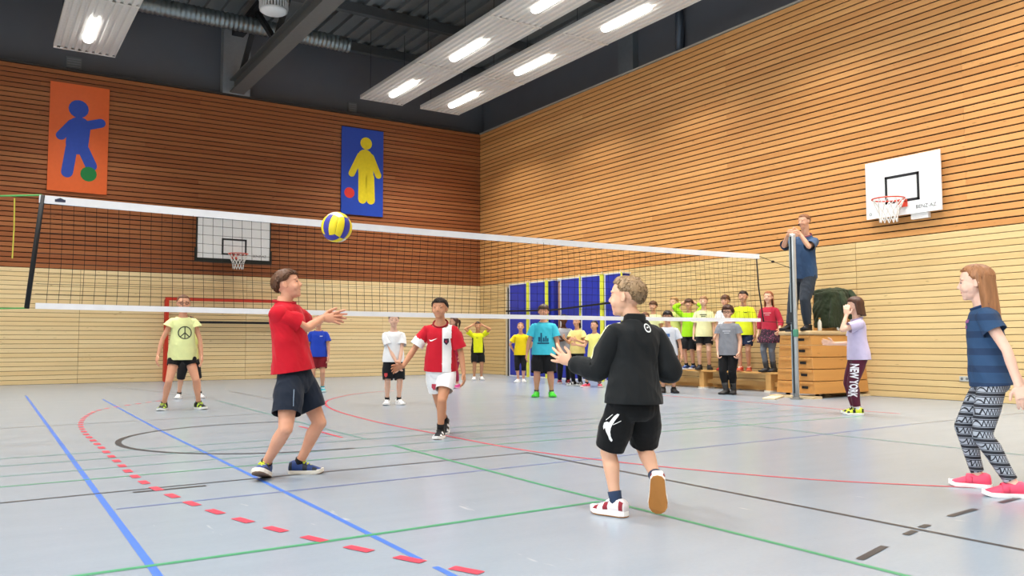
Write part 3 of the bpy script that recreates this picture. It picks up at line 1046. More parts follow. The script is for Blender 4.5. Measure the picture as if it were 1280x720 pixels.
def join_meshes(meshes, name):
    bm = bmesh.new()
    for me in meshes:
        bm.from_mesh(me)
        bpy.data.meshes.remove(me)
    out = bpy.data.meshes.new(name)
    bm.to_mesh(out)
    bm.free()
    out.polygons.foreach_set('use_smooth', [True]*len(out.polygons))
    return out

def cut(me, cuts):
    """cuts: (point, outward normal, test(co)) - removes what lies beyond the plane where test holds"""
    bm = bmesh.new()
    bm.from_mesh(me)
    for p, n, test in cuts:
        fs = [f for f in bm.faces if test(f.calc_center_median())]
        geom = set(fs)
        for f in fs:
            geom.update(f.edges)
            geom.update(f.verts)
        bmesh.ops.bisect_plane(bm, geom=list(geom), plane_co=p, plane_no=n, clear_outer=True)
    loose = [v for v in bm.verts if not v.link_faces]
    bmesh.ops.delete(bm, geom=loose, context='VERTS')
    bm.to_mesh(me)
    bm.free()
    me.polygons.foreach_set('use_smooth', [True]*len(me.polygons))
    return me

def wrinkle(me, amp, seed, scale=(9, 9, 5), fine=0.4):
    me.update()
    off = Vector((seed*3.7, seed*1.9, seed*5.3))
    nrm = [v.normal.copy() for v in me.vertices]
    for v, n in zip(me.vertices, nrm):
        p = v.co
        q = Vector((p.x*scale[0], p.y*scale[1], p.z*scale[2]))+off
        a = noise.noise(q)
        b_ = noise.noise(Vector((p.x*24+p.z*10, p.y*24-p.z*8, p.z*13))+off)
        d_ = noise.noise(Vector((p.x*11+p.z*6, p.y*11+p.z*5, p.z*3.2))+off*1.7)
        v.co = p+n*(amp*(0.8*a+fine*(0.5-abs(b_))*1.0+0.9*(0.35-abs(d_))))

def hdir(deg):
    a = math.radians(deg)
    return Vector((math.sin(a), -math.cos(a), 0))

def two_bone(a, c, l1, l2, pole):
    d = c-a
    L = d.length
    k = max(1.0, L*1.002/(l1+l2))
    l1, l2 = l1*k, l2*k
    u = d/L
    x = (l1*l1-l2*l2+L*L)/(2*L)
    y = math.sqrt(max(0.0, l1*l1-x*x))
    p = pole-u*pole.dot(u)
    if p.length < 1e-4:
        p = Vector((0, -1, 0))
    p.normalize()
    return a+u*x+p*y

def project(target_bvh, pts2d, faces, c, u, v, out, lift=0.003):
    """lay a flat print on a cloth surface"""
    c, u, v, out = Vector(c), Vector(u), Vector(v), Vector(out).normalized()
    vs, ok = [], []
    for x, y in pts2d:
        o = c+u*x+v*y+out*0.6
        hit, n, i, d = target_bvh.ray_cast(o, -out, 1.4)
        if hit is None:
            vs.append(tuple(o))
            ok.append(False)
        else:
            if n.dot(out) < 0:
                n = -n
            vs.append(tuple(hit+n*lift))
            ok.append(True)
    fs = [f for f in faces if all(ok[i] for i in f)]
    me = bpy.data.meshes.new('print')
    me.from_pydata(vs, [], fs)
    me.update()
    return me

def dense(polys, step):
    """list of 2-D polygons -> finely divided points and faces"""
    bm = bmesh.new()
    for poly in polys:
        vs = [bm.verts.new((p[0], p[1], 0)) for p in poly]
        try:
            bm.faces.new(vs)
        except ValueError:
            pass
    bmesh.ops.triangulate(bm, faces=bm.faces[:])
    for _ in range(4):
        es = [e for e in bm.edges if e.calc_length() > step]
        if not es:
            break
        bmesh.ops.subdivide_edges(bm, edges=es, cuts=1)
        bmesh.ops.triangulate(bm, faces=[f for f in bm.faces if len(f.verts) > 3])
    bm.verts.ensure_lookup_table()
    bm.verts.index_update()
    pts = [(v.co.x, v.co.y) for v in bm.verts]
    fs = [tuple(v.index for v in f.verts) for f in bm.faces]
    bm.free()
    return pts, fs

def mesh2d(me, step):
    polys = [[(me.vertices[i].co.x, me.vertices[i].co.y) for i in p.vertices] for p in me.polygons]
    bpy.data.meshes.remove(me)
    return dense(polys, step)

def ring2d(R_, r, n=28, a0=0, a1=360):
    out = []
    for k in range(n):
        a, b_ = [math.radians(a0+(a1-a0)*(k+d)/n) for d in (0, 1)]
        out.append([(r*math.cos(a), r*math.sin(a)), (R_*math.cos(a), R_*math.sin(a)), (R_*math.cos(b_), R_*math.sin(b_)), (r*math.cos(b_), r*math.sin(b_))])
    return out

def seg2d(a, b_, w_):
    a, b_ = Vector(a), Vector(b_)
    t = (b_-a).normalized()
    s = Vector((-t.y, t.x))*(w_/2)
    return [tuple(a+s), tuple(a-s), tuple(b_-s), tuple(b_+s)]

M_EYE = mat('#d6ccc4', 0.35, var=0.01)
M_IRIS = mat('#2c1d14', 0.25)

def person(label, loc, h, face=0.0, skin_c='#e0b093', hip=None, neck=None, feet=None, arms=None, head=None,
           hair=('short', '#5b3d28'), top=None, bottom=None, shoes=None, socks=None, near=False, girth=1.0,
           glasses=False, head_s=None, hand_curl=0.35, lips='#b8706a', group=None, kneepole=None, leg=1.0):
    loc = Vector(loc)
    ang = -math.atan2(loc.x, loc.y)
    root = empty('person', label, 'person', loc, ang, group)
    f = hdir(face)
    r = Vector((f.y, -f.x, 0))
    up = Vector((0, 0, 1))
    hip = Vector(hip) if hip else Vector((0, 0, 0.50*h))
    neck = Vector(neck) if neck else Vector((hip.x, hip.y, 0.825*h))
    T = (neck-hip).length
    s_ax = (neck-hip).normalized()
    vox = 0.0062 if near else 0.0115
    SK = skin(skin_c)
    def lat(t, tw=0.0):
        a = r-s_ax*r.dot(s_ax)
        return a.normalized()
    side = lat(0)
    dep = s_ax.cross(side)*-1.0            # forward across the trunk
    if dep.dot(f) < 0:
        dep = -dep
    G = girth*0.96
    # ---- trunk sections: t, half width, half depth, forward shift
    TS_ = [(-0.15, 0.055, 0.048, 0.0), (-0.09, 0.084, 0.068, 0.0), (0.0, 0.096, 0.072, -0.004), (0.18, 0.086, 0.062, 0.0), (0.38, 0.078, 0.057, 0.003),
           (0.60, 0.088, 0.063, 0.004), (0.78, 0.096, 0.060, 0.0), (0.90, 0.080, 0.046, -0.004), (0.97, 0.048, 0.038, -0.004), (1.06, 0.033, 0.033, 0.0)]
    def sp(t, sh=0.0):
        return hip+s_ax*(T*t)+dep*(sh*h)
    body = MB()
    body.tube([sp(t, d) for t, a, b_, d in TS_], [(a*h*G*(0.92 if t < 0.85 else 1), b_*h*G*(0.92 if t < 0.85 else 1)) for t, a, b_, d in TS_], 20, side)
    S, E_, W_, HP, KN, AN, HD = {}, {}, {}, {}, {}, {}, {}
    headspec = dict(yaw=face, pitch=0.0, roll=0.0, pos=None)
    headspec.update(head or {})
    # ---- arms
    for k, sg in (('R', 1), ('L', -1)):
        S[k] = sp(0.835)+side*(sg*0.098*h*(0.5+0.5*G))
        sp_a = (arms or {}).get(k, {})
        ua = Vector(sp_a.get('u', side*(sg*0.20)+f*(-0.02)+Vector((0, 0, -1)))).normalized()
        fa = Vector(sp_a.get('f', side*(sg*0.08)+f*0.22+Vector((0, 0, -1)))).normalized()
        if 'target' in sp_a:
            tg = Vector(sp_a['target'])
            E_[k] = two_bone(S[k], tg, 0.165*h, 0.145*h, Vector(sp_a.get('pole', side*sg-up)))
            W_[k] = tg
            fa = (W_[k]-E_[k]).normalized()
        else:
            E_[k] = S[k]+ua*(0.165*h)
            W_[k] = E_[k]+fa*(0.145*h)
        HD[k] = Vector(sp_a.get('h', fa)).normalized()
        body.ball(S[k]-side*(sg*0.010*h), 0.033*h*(0.6+0.4*G))
        body.tube([S[k]-side*(sg*0.02*h), S[k].lerp(E_[k], 0.35), E_[k]], [0.030*h*G, 0.0275*h*G, 0.0225*h*G], 12)
        body.ball(E_[k], 0.0228*h*G)
        body.tube([E_[k], E_[k].lerp(W_[k], 0.3), W_[k], W_[k]+HD[k]*(0.012*h)], [0.0225*h*G, 0.0235*h*G, 0.0155*h, 0.0155*h], 12)
    # ---- legs
    FT = {}
    for k, sg in (('R', 1), ('L', -1)):
        ft = (feet or {}).get(k)
        if ft is None:
            p = side*(sg*0.062*h)
            ft = (p.x+hip.x*0, p.y, 0.0, face-sg*12, 0.0)
        fx, fy, fz, hd, pt = ft
        FT[k] = (hd, pt)
        AN[k] = Vector((fx, fy, 0.048*h+fz))
        HP[k] = hip+side*(sg*0.052*h)-s_ax*(0.01*h)
        pole = (hdir(hd)+f)*0.5
        if kneepole and k in kneepole:
            pole = Vector(kneepole[k])
        KN[k] = two_bone(HP[k], AN[k], 0.235*h*leg, 0.222*h*leg, pole)
        kb = (KN[k]-AN[k]).normalized()
        back = -pole.normalized()
        body.ball(HP[k], 0.050*h*G)
        body.tube([HP[k], HP[k].lerp(KN[k], 0.5), KN[k]], [0.050*h*G, 0.047*h*G, 0.0345*h*G], 14)
        body.ball(KN[k]-back*0.002*h, 0.0345*h*G)
        body.tube([KN[k], KN[k].lerp(AN[k], 0.28)+back*(0.006*h), KN[k].lerp(AN[k], 0.65), AN[k]], [0.033*h*G, 0.0355*h*G, 0.0255*h*G, 0.0205*h], 14)
        fd = foot_axes(hd, pt)[0]
        body.ball(AN[k], 0.023*h)
        body.tube([AN[k]-up*0.012*h, AN[k]+fd*(0.08*h)-foot_axes(hd, pt)[2]*(0.03*h)], [0.022*h, 0.014*h], 10)
    # ---- head frame
    hs = head_s or (0.150*h if h < 1.7 else 0.132*h)
    hf = hdir(headspec['yaw'])
    pa = math.radians(headspec['pitch'])
    hfw = hf*math.cos(pa)+up*math.sin(pa)
    hrt = Vector((hf.y, -hf.x, 0))
    hup = hrt.cross(hfw)
    ra = math.radians(headspec['roll'])
    hrt, hup = hrt*math.cos(ra)+hup*math.sin(ra), hup*math.cos(ra)-hrt*math.sin(ra)
    if headspec['pos']:
        hc = Vector(headspec['pos'])
    else:
        hc = neck+(s_ax*0.6+up*0.4)*(0.72*hs)+hf*(0.10*hs)
    def hp(x, y, z_):
        return hc+hrt*(x*hs)+hfw*(y*hs)+hup*(z_*hs)
    ax = (hrt, hfw, hup)
    hd = MB()
    hd.ball(hp(0, -0.07, 0.13), (0.355*hs, 0.425*hs, 0.365*hs), ax, 18, 12)
    hd.ball(hp(0, 0.07, -0.06), (0.305*hs, 0.315*hs, 0.36*hs), ax, 18, 12)
    hd.ball(hp(0, 0.10, -0.28), (0.225*hs, 0.245*hs, 0.20*hs), ax, 16, 10)
    hd.ball(hp(0, 0.245, -0.40), (0.10*hs, 0.085*hs, 0.075*hs), ax)
    for sg in (-1, 1):
        hd.ball(hp(sg*0.16, 0.225, -0.14), (0.125*hs, 0.115*hs, 0.13*hs), ax)
        hd.ball(hp(sg*0.12, 0.30, 0.12), (0.13*hs, 0.042*hs, 0.04*hs), ax)
        e = (hrt*(0.86*sg)+hfw*0.5).normalized()
        e2 = hup.cross(e)
        hd.ball(hp(sg*0.362, -0.045, -0.02), (0.028*hs, 0.078*hs, 0.115*hs), (e, e2, hup))
        hd.ball(hp(sg*0.35, -0.015, -0.08), (0.028*hs, 0.045*hs, 0.06*hs), (e, e2, hup))
        hd.ball(hp(sg*0.045, 0.36, -0.12), (0.036*hs, 0.042*hs, 0.032*hs), ax)
    hd.tube([hp(0, 0.32, 0.06), hp(0, 0.375, -0.03), hp(0, 0.405, -0.095)], [0.032*hs, 0.038*hs, 0.045*hs], 10)
    hd.ball(hp(0, 0.40, -0.10), (0.048*hs, 0.046*hs, 0.042*hs), ax)
    hd.ball(hp(0, 0.31, -0.225), (0.10*hs, 0.045*hs, 0.03*hs), ax)
    hd.ball(hp(0, 0.30, -0.28), (0.09*hs, 0.05*hs, 0.035*hs), ax)
    nb = neck-s_ax*(0.05*h)
    hd.tube([nb, neck, hp(0, -0.08, -0.30), hp(0, -0.08, -0.05)], [0.042*h, 0.0345*h, 0.032*h, 0.034*h], 16)
    head_me = remesh(hd, 0.0040 if near else 0.0058, 3, 0.4)
    # ---- hands
    hands = []
    for k, sg in (('R', 1), ('L', -1)):
        sp_a = (arms or {}).get(k, {})
        d = HD[k]
        th_hint = Vector(sp_a.get('thumb', f+up*0.1))
        tdir = th_hint-d*th_hint.dot(d)
        if tdir.length < 0.05:
            tdir = up-d*up.dot(d)
        tdir.normalize()
        nrm = d.cross(tdir)*(-sg)                      # palm side
        curl = sp_a.get('curl', hand_curl)
        hb = MB()
        w0 = W_[k]
        fr = 0.0064*h if near else 0.0068*h
        hb.tube([w0-d*(0.01*h), w0+d*(0.006*h), w0+d*(0.03*h), w0+d*(0.056*h)], [(0.016*h, 0.0145*h), (0.0185*h, 0.0125*h), (0.025*h, 0.0115*h), (0.0255*h, 0.009*h)], 14, tdir)
        spread = sp_a.get('spread', 0.10)
        for q, (off, ln) in enumerate(((0.019, 0.045), (0.0065, 0.050), (-0.006, 0.047), (-0.0185, 0.037))):
            b0 = w0+d*(0.048*h)+tdir*(off*h)
            dd = (d+tdir*(off/0.019*spread)).normalized()
            pts = [b0]
            c_ = 0.25*curl
            for sgm in (0.42, 0.32, 0.26):
                c_ += curl*0.8
                pts.append(pts[-1]+(dd*math.cos(c_)+nrm*math.sin(c_))*(ln*1.15*sgm*h))
            hb.tube(pts, [fr*1.08, fr*1.05, fr*0.95, fr*0.8], 8)
            hb.ball(pts[-1], fr*0.82, None, 8, 6)
        tb = w0+d*(0.014*h)+tdir*(0.014*h)
        t1 = tb+(d*0.55+tdir*0.75+nrm*0.25).normalized()*(0.026*h)
        t2 = t1+(d*0.85+tdir*0.35+nrm*0.3*curl).normalized()*(0.025*h)
        hb.tube([tb, t1, t2], [fr*1.5, fr*1.2, fr*0.9], 8)
        hb.ball(t2, fr*0.92, None, 8, 6)
        hands.append(remesh(hb, 0.0034 if near else 0.0052, 2, 0.4))
    body_me = join_meshes([remesh(body, vox, 6, 0.5), head_me]+hands, 'body')
    body_me.materials.append(SK)
    link('body', body_me, None, root)

    # ---- face
    for sg in (-1, 1):
        ey = MB()
        ey.ball(hp(sg*0.135, 0.284, 0.012), (0.054*hs, 0.056*hs, 0.026*hs), ax, 12, 8)
        eo = ey.build('eye', M_EYE, root, True)
        MB().ball(hp(sg*0.137, 0.300, 0.013), (0.038*hs, 0.046*hs, 0.0275*hs), ax, 10, 8).build('iris', M_IRIS, eo, True)
        lid = MB()
        lid.tube([hp(sg*0.075, 0.338, 0.028), hp(sg*0.135, 0.345, 0.045), hp(sg*0.195, 0.31, 0.028)], [0.006*hs, 0.010*hs, 0.006*hs], 6)
        lid.build('eyelid', mat('#5a3a2c', 0.7), eo, True)
        br = MB()
        br.tube([hp(sg*0.055, 0.338, 0.122), hp(sg*0.13, 0.333, 0.140), hp(sg*0.22, 0.275, 0.118)], [0.009*hs, 0.013*hs, 0.007*hs], 6)
        br.build('eyebrow', hair_mat(hair[1]), root, True)
    lp = MB()
    lp.tube([hp(-0.08, 0.322, -0.252), hp(-0.04, 0.346, -0.247), hp(0, 0.352, -0.25), hp(0.04, 0.346, -0.247), hp(0.08, 0.322, -0.252)], [0.006*hs, 0.013*hs, 0.014*hs, 0.013*hs, 0.006*hs], 8)
    lp.build('lips', mat(lips, 0.5), root, True)
    if glasses:
        gl = MB()
        for sg in (-1, 1):
            pts = [hp(sg*0.145+0.10*math.cos(a), 0.40-0.03*abs(math.cos(a)), 0.015+0.07*math.sin(a)) for a in [2*PI*k/14 for k in range(15)]]
            gl.tube(pts, 0.013*hs, 6, caps=False)
            gl.tube([hp(sg*0.245, 0.37, 0.03), hp(sg*0.33, 0.2, 0.03), hp(sg*0.365, -0.02, 0.04)], 0.012*hs, 6)
        gl.tube([hp(-0.045, 0.40, 0.03), hp(0.045, 0.40, 0.03)], 0.012*hs, 6)
        gl.build('glasses', mat('#1d1a1c', 0.3), root, True)

    build_hair(root, hair, hp, ax, hs, near, S, up)
    ctx = dict(root=root, h=h, T=T, hip=hip, neck=neck, s=s_ax, side=side, dep=dep, f=f, r=r, S=S, E=E_, W=W_, HP=HP, KN=KN, AN=AN, TS=TS_, sp=sp, G=G, near=near, FT=FT, hp=hp, hs=hs, seed=random.random()*9)
    if bottom:
        build_bottom(ctx, **bottom)
    if top:
        build_top(ctx, **top)
    for k in ('R', 'L'):
        sh = shoes
        if sh:
            build_shoe(ctx, k, **sh)
        if socks:
            a, kn = AN[k], KN[k]
            fdx, _, fup = foot_axes(*FT[k])
            sm = MB().tube([a-fup*0.02*h, a, a.lerp(kn, socks.get('len', 0.2)*0.5), a.lerp(kn, socks.get('len', 0.2))], [0.027*h, 0.0255*h, 0.0255*h, 0.0275*h], 14)
            sm.build('sock', fabric(socks['col']), root, True)
    return ctx

def foot_axes(hd, pitch):
    """heading, toe pitch (+ up) -> forward, sideways, up of the foot"""
    fw = hdir(hd)
    sd = Vector((fw.y, -fw.x, 0))
    p = math.radians(pitch)
    f2 = fw*math.cos(p)+Vector((0, 0, 1))*math.sin(p)
    return f2, sd, sd.cross(f2)

def build_hair(root, hair, hp, ax, hs, near, S, up):
    style, colr = hair[0], hair[1]
    opt = hair[2] if len(hair) > 2 else {}
    m = hair_mat(colr)
    nA, nE = (72, 14) if near else (44, 10)
    cx, cy, cz = 0.0, -0.07, 0.13
    rx, ry, rz = 0.355, 0.425, 0.365
    thick = {'short': 0.055, 'crop': 0.026, 'mop': 0.085, 'curly': 0.15, 'long': 0.05, 'bob': 0.06, 'pony': 0.035}[style]
    def e_end(a):                              # lowest elevation of the cap, a = 0 at the face, pi at the nape
        A = abs(a)
        front = {'short': 24, 'crop': 32, 'mop': 10, 'curly': 16, 'long': 34, 'bob': 14, 'pony': 32}[style]
        sidee = {'short': -2, 'crop': -2, 'mop': -8, 'curly': -22, 'long': -4, 'bob': -18, 'pony': -2}[style]
        backe = {'short': -52, 'crop': -54, 'mop': -58, 'curly': -55, 'long': -50, 'bob': -50, 'pony': -50}[style]
        if style in ('long', 'bob'):
            sidee, backe = -6, -14
        if A < math.radians(48):
            return front
        if A < math.radians(80):
            t = (A-math.radians(48))/math.radians(32)
            t = t*t*(3-2*t)
            return front+(sidee-front)*t
        if style in ('short', 'crop', 'pony', 'long'):
            t = max(0, min(1, (A-math.radians(104))/math.radians(16)))
            mid = sidee+(backe-sidee)*0.62
            if t < 1:
                return sidee+(mid-sidee)*t
            return mid+(backe-mid)*min(1, (A-math.radians(120))/math.radians(50))
        t = min(1, (A-math.radians(80))/math.radians(55))
        return sidee+(backe-sidee)*t
    drop = opt.get('len', {'long': 0.9, 'bob': 0.5}.get(style, 0.0))
    a_hang = math.radians(opt.get('from', 84))
    mb = MB()
    rows = nE+(8 if drop else 0)+1
    seed = random.random()*20
    grid = {}
    for layer in (0, 1):
        for i in range(nA):
            a = -PI+2*PI*i/nA
            ee = math.radians(e_end(a))
            st = noise.noise(Vector((a*9, seed, 1.3)))*0.5+noise.noise(Vector((a*26, seed, 7.0)))*0.5
            for j in range(rows):
                jj = min(j, nE)
                t = jj/nE
                el = PI/2+(ee-PI/2)*t
                edge = 1.0-(t**6)*(0.75 if not (drop and abs(a) > a_hang) else 0.1)
                wob = noise.noise(Vector((math.sin(a)*2.2+seed, math.cos(a)*2.2, el*1.5)))
                tk = thick*edge*(1.0+0.35*wob)+(0.016 if near else 0.012)*st*edge
                if style in ('curly', 'mop'):
                    tk += 0.035*noise.noise(Vector((math.sin(a)*6+seed, math.cos(a)*6, el*5)))*edge
                if opt.get('quiff') and abs(a) < 1.0:
                    tk += opt['quiff']*math.cos(a*1.5)*max(0, 1-abs(el-math.radians(55))/0.6)
                k = (1+tk/rx) if layer == 0 else 0.96
                x, y, z_ = math.sin(a)*math.cos(el)*rx*k, math.cos(a)*math.cos(el)*ry*k, math.sin(el)*rz*k
                p = hp(cx+x, cy+y, cz+z_)
                if j > nE:
                    q = (j-nE)/8
                    if abs(a) > a_hang:
                        fade = min(1, (abs(a)-a_hang)/0.25)
                        L = drop*hs*q*fade*(1+0.12*st)
                        p = p-up*L+ax[1]*(0.11*hs*q*min(0.0, math.cos(a)))+ax[0]*(0.03*hs*q*math.sin(a))
                        p = p+ax[1]*(0.02*hs*noise.noise(Vector((a*5, q*2, seed))))
                        if layer == 1:
                            p = p+(hp(0, -0.05, 0)-p).normalized()*(0.03*hs*q)
                grid[(layer, i, j)] = len(mb.v)
                mb.v.append(tuple(p))
    for layer in (0, 1):
        for i in range(nA):
            i2 = (i+1) % nA
            for j in range(rows-1):
                q = [grid[(layer, i, j)], grid[(layer, i, j+1)], grid[(layer, i2, j+1)], grid[(layer, i2, j)]]
                mb.f.append(tuple(q if layer == 0 else q[::-1]))
    for i in range(nA):
        i2 = (i+1) % nA
        j = rows-1
        mb.f.append((grid[(0, i, j)], grid[(1, i, j)], grid[(1, i2, j)], grid[(0, i2, j)]))
    # loose tufts along the strands
    nt_ = {'crop': 500, 'short': 420, 'mop': 500, 'curly': 420, 'long': 110, 'bob': 100, 'pony': 110}[style]
    nt_ = nt_ if near else nt_//5
    for _ in range(nt_):
        a = random.uniform(-PI, PI)
        ee = math.radians(e_end(a))
        u = random.random()
        el = PI/2+(ee-PI/2)*math.sqrt(u)*0.98
        def pt(aa, e_, k):
            return hp(cx+math.sin(aa)*math.cos(e_)*rx*k, cy+math.cos(aa)*math.cos(e_)*ry*k, cz+math.sin(e_)*rz*k)
        k0 = 1+thick*0.6/rx
        ln = random.uniform(0.10, 0.24)*(0.55 if style == 'crop' else 1)
        lift = random.uniform(0.05, 0.16)*(1.0 if style in ('crop', 'mop', 'short') else 0.5)
        b0, b1 = pt(a-0.03, el, k0), pt(a+0.03, el, k0)
        sw = random.uniform(-0.12, 0.12)
        lo_e = max(ee-0.05, el-ln*1.6)
        tip = pt(a+sw, lo_e, k0+lift*(0.35 if el-ln*1.6 < ee else 1.0))
        n = len(mb.v)
        mid = (b0+b1)/2+(pt(a, el, k0+0.12)-pt(a, el, k0))*0.7
        mb.v += [tuple(b0), tuple(b1), tuple(tip), tuple(mid)]
        mb.f += [(n, n+1, n+2), (n, n+3, n+1), (n+1, n+3, n+2), (n+3, n, n+2)]
    ho = mb.build('hair', m, root, True)
    if style == 'pony':
        L = opt.get('len', 0.55)
        b0 = hp(0, -0.50, 0.20)
        pts = [b0, hp(0, -0.62, 0.16), hp(0, -0.66, 0.0)-up*0.0, hp(0, -0.60, -0.18)-up*(0.1*hs), hp(0, -0.55, -0.2)-up*(L*hs*0.6)]
        tl = MB().tube(pts, [0.06*hs, 0.10*hs, 0.11*hs, 0.09*hs, 0.02*hs], 12)
        tl.build('ponytail', m, root, True)
    return ho

def body_len(pts):
    return sum((Vector(b_)-Vector(a)).length for a, b_ in zip(pts, pts[1:]))

def seg_dist(p, a, b_):
    ab = b_-a
    t = max(0, min(1, (p-a).dot(ab)/ab.dot(ab)))
    return (p-(a+ab*t)).length, t

def build_top(c, kind='tee', col='#cc2222', hem=-0.10, loose=1.0, sleeve=None, colorfn=None, cols=None, prints=(), vneck=False, collar=None, amp=0.006, name=None, mat_=None, ribbon=None):
    h, side, dep, s, sp, S, E_, W_, near, G = c['h'], c['side'], c['dep'], c['s'], c['sp'], c['S'], c['E'], c['W'], c['near'], c['G']
    e = 0.0078*h*loose
    mb = MB()
    secs = []
    TS_ = c['TS']
    def sec(t):
        for (t0, a0, b0, d0), (t1, a1, b1, d1) in zip(TS_, TS_[1:]):
            if t0 <= t <= t1:
                q = (t-t0)/(t1-t0)
                return a0+(a1-a0)*q, b0+(b1-b0)*q, d0+(d1-d0)*q
        return TS_[0][1:] if t < TS_[0][0] else TS_[-1][1:]
    lo = hem-0.07
    ts = [lo, lo+0.035, hem+0.06, 0.08, 0.25, 0.42, 0.60, 0.76, 0.88, 0.955, 1.0]
    ts = sorted(set(t for t in ts if t >= lo))
    pts, rad = [], []
    for t in ts:
        a, b_, d = sec(max(t, -0.02))
        if t < 0.6:
            lw = 1.0+0.5*(0.6-t)
            a, b_ = max(a, 0.090+0.016*min(1, max(0, (0.45-t)/0.4))), max(b_, 0.064+0.017*min(1, max(0, (0.45-t)/0.4)))
        else:
            lw = 1.0
        if t > 0.9:
            lw = 0.5
        pts.append(sp(t, d))
        rad.append((a*h*G+e*lw, b_*h*G+e*lw*1.05))
    mb.tube(pts, rad, 24, side)
    sl = {'tee': 0.62, 'long': 2.0, 'cap': 0.28, 'none': 0.0}[kind] if sleeve is None else sleeve
    cuts = []
    sleeves = []
    ns_ = 20 if near else 14
    for k, sg in (('R', 1), ('L', -1)):
        mb.ball(S[k]-side*(sg*0.012*h)-s*(0.004*h), 0.036*h*(0.6+0.4*G)+e*0.38)
        sm = MB()
        s0 = S[k]-side*(sg*0.034*h)
        if sl <= 1.0:
            path = [s0]+[S[k].lerp(E_[k], sl*(0.04+0.96*q/6)) for q in range(0, 7)]
            rr = [0.018*h]+[0.0345*h*G+e*(0.36+0.16*q) for q in range(7)]
        else:
            w_ = min(1.0, sl-1.0)
            ctrl = [s0, S[k].lerp(E_[k], 0.04), S[k].lerp(E_[k], 0.25), S[k].lerp(E_[k], 0.5), S[k].lerp(E_[k], 0.75), S[k].lerp(E_[k], 0.92)+(W_[k]-E_[k])*0.02, E_[k].lerp((S[k]+W_[k])/2, 0.10),
                    E_[k].lerp(W_[k], 0.10*w_)+(S[k]-E_[k])*0.02, E_[k].lerp(W_[k], 0.3*w_), E_[k].lerp(W_[k], 0.5*w_), E_[k].lerp(W_[k], 0.7*w_), E_[k].lerp(W_[k], 0.85*w_), E_[k].lerp(W_[k], 0.93*w_), E_[k].lerp(W_[k], 0.97*w_)]
            path = ctrl
            rr = [0.018*h, 0.0345*h*G+e*0.36, 0.0345*h*G+e*0.6, 0.033*h*G+e*0.85, 0.030*h*G+e*1.0, 0.029*h*G+e*1.2, 0.029*h*G+e*1.25, 0.028*h*G+e*1.25, 0.027*h*G+e*1.15, 0.0255*h*G+e, 0.023*h*G+e*0.85, 0.020*h+e*0.75, 0.0185*h+e*0.5, 0.0185*h+e*0.4]
        sm.tube(path, rr, ns_, caps=False)
        sme = sm.mesh('sleeve', True)
        bm = bmesh.new()
        bm.from_mesh(sme)
        bmesh.ops.subdivide_edges(bm, edges=bm.edges[:], cuts=2 if near else 1, use_grid_fill=True, smooth=0.0)
        bmesh.ops.recalc_face_normals(bm, faces=bm.faces[:])
        bm.to_mesh(sme)
        bm.free()
        wrinkle(sme, amp*0.8*(h/1.4), c['seed']+k.count('R')*2.1, (14, 14, 14))
        sleeves.append(sme)
    hemp = sp(hem)
    cuts.append((hemp, -s, lambda co: (co-hemp).dot(s) < 0.02))
    np_ = sp(0.985)
    nn = (s+dep*(0.55 if vneck else 0.28)).normalized()
    cuts.append((np_, nn, lambda co: ((co-np_)-s*((co-np_).dot(s))).length < 0.062*h and abs((co-np_).dot(nn)) < 0.06*h and (co-np_).dot(nn) > -0.02))
    me = remesh(mb, 0.0065 if near else 0.0105, 26 if near else 9, 0.5)
    wrinkle(me, amp*(h/1.4), c['seed'])
    cut(me, cuts)
    me = join_meshes([me]+sleeves, 'shirt')
    ms = [mat_] if mat_ is not None else [fabric(x) for x in ([col]+list(cols or []))]
    for m in ms:
        me.materials.append(m)
    if colorfn:
        for p in me.polygons:
            p.material_index = colorfn(c, Vector(p.center))
    o = link(name or {'tee': 't_shirt', 'long': 'long_sleeve_top', 'cap': 't_shirt', 'none': 'vest'}[kind], me, None, c['root'])
    if collar:
        cc = MB()
        pc, ax2 = sp(1.0), dep
        n = 20
        ringp = []
        for k in range(n+1):
            a = 2*PI*k/n
            ringp.append(sp(0.985)+(-s*((0.55 if vneck else 0.28)*0.044*h*math.sin(a)))+side*((0.047*h+e*0.35)*math.cos(a))+dep*((0.042*h+e*0.4)*math.sin(a)-0.003*h))
        cc.tube(ringp, 0.0065*h, 8, caps=False)
        if collar[0] == 'stand':
            cc = MB()
            cc.tube([sp(0.95), sp(1.0), sp(1.055), sp(1.075)], [(0.056*h, 0.050*h), (0.046*h, 0.044*h), (0.0435*h, 0.042*h), (0.040*h, 0.039*h)], 20, side)
        cc.build('collar', fabric(collar[1]), c['root'], True)
    if prints:
        bm = bmesh.new()
        bm.from_mesh(me)
        bv = BVHTree.FromBMesh(bm)
        for pts2, fs2, t, lx, colr, nm, out, uu in prints:
            od = dep if out == 'front' else (-dep if out == 'back' else Vector(out))
            u = (s.cross(od)).normalized() if uu is None else Vector(uu)
            v = s
            pm = project(bv, pts2, fs2, sp(t)+u*(lx*h), u, v, od, 0.004)
            link(nm, pm, fabric(colr), c['root'])
        bm.free()
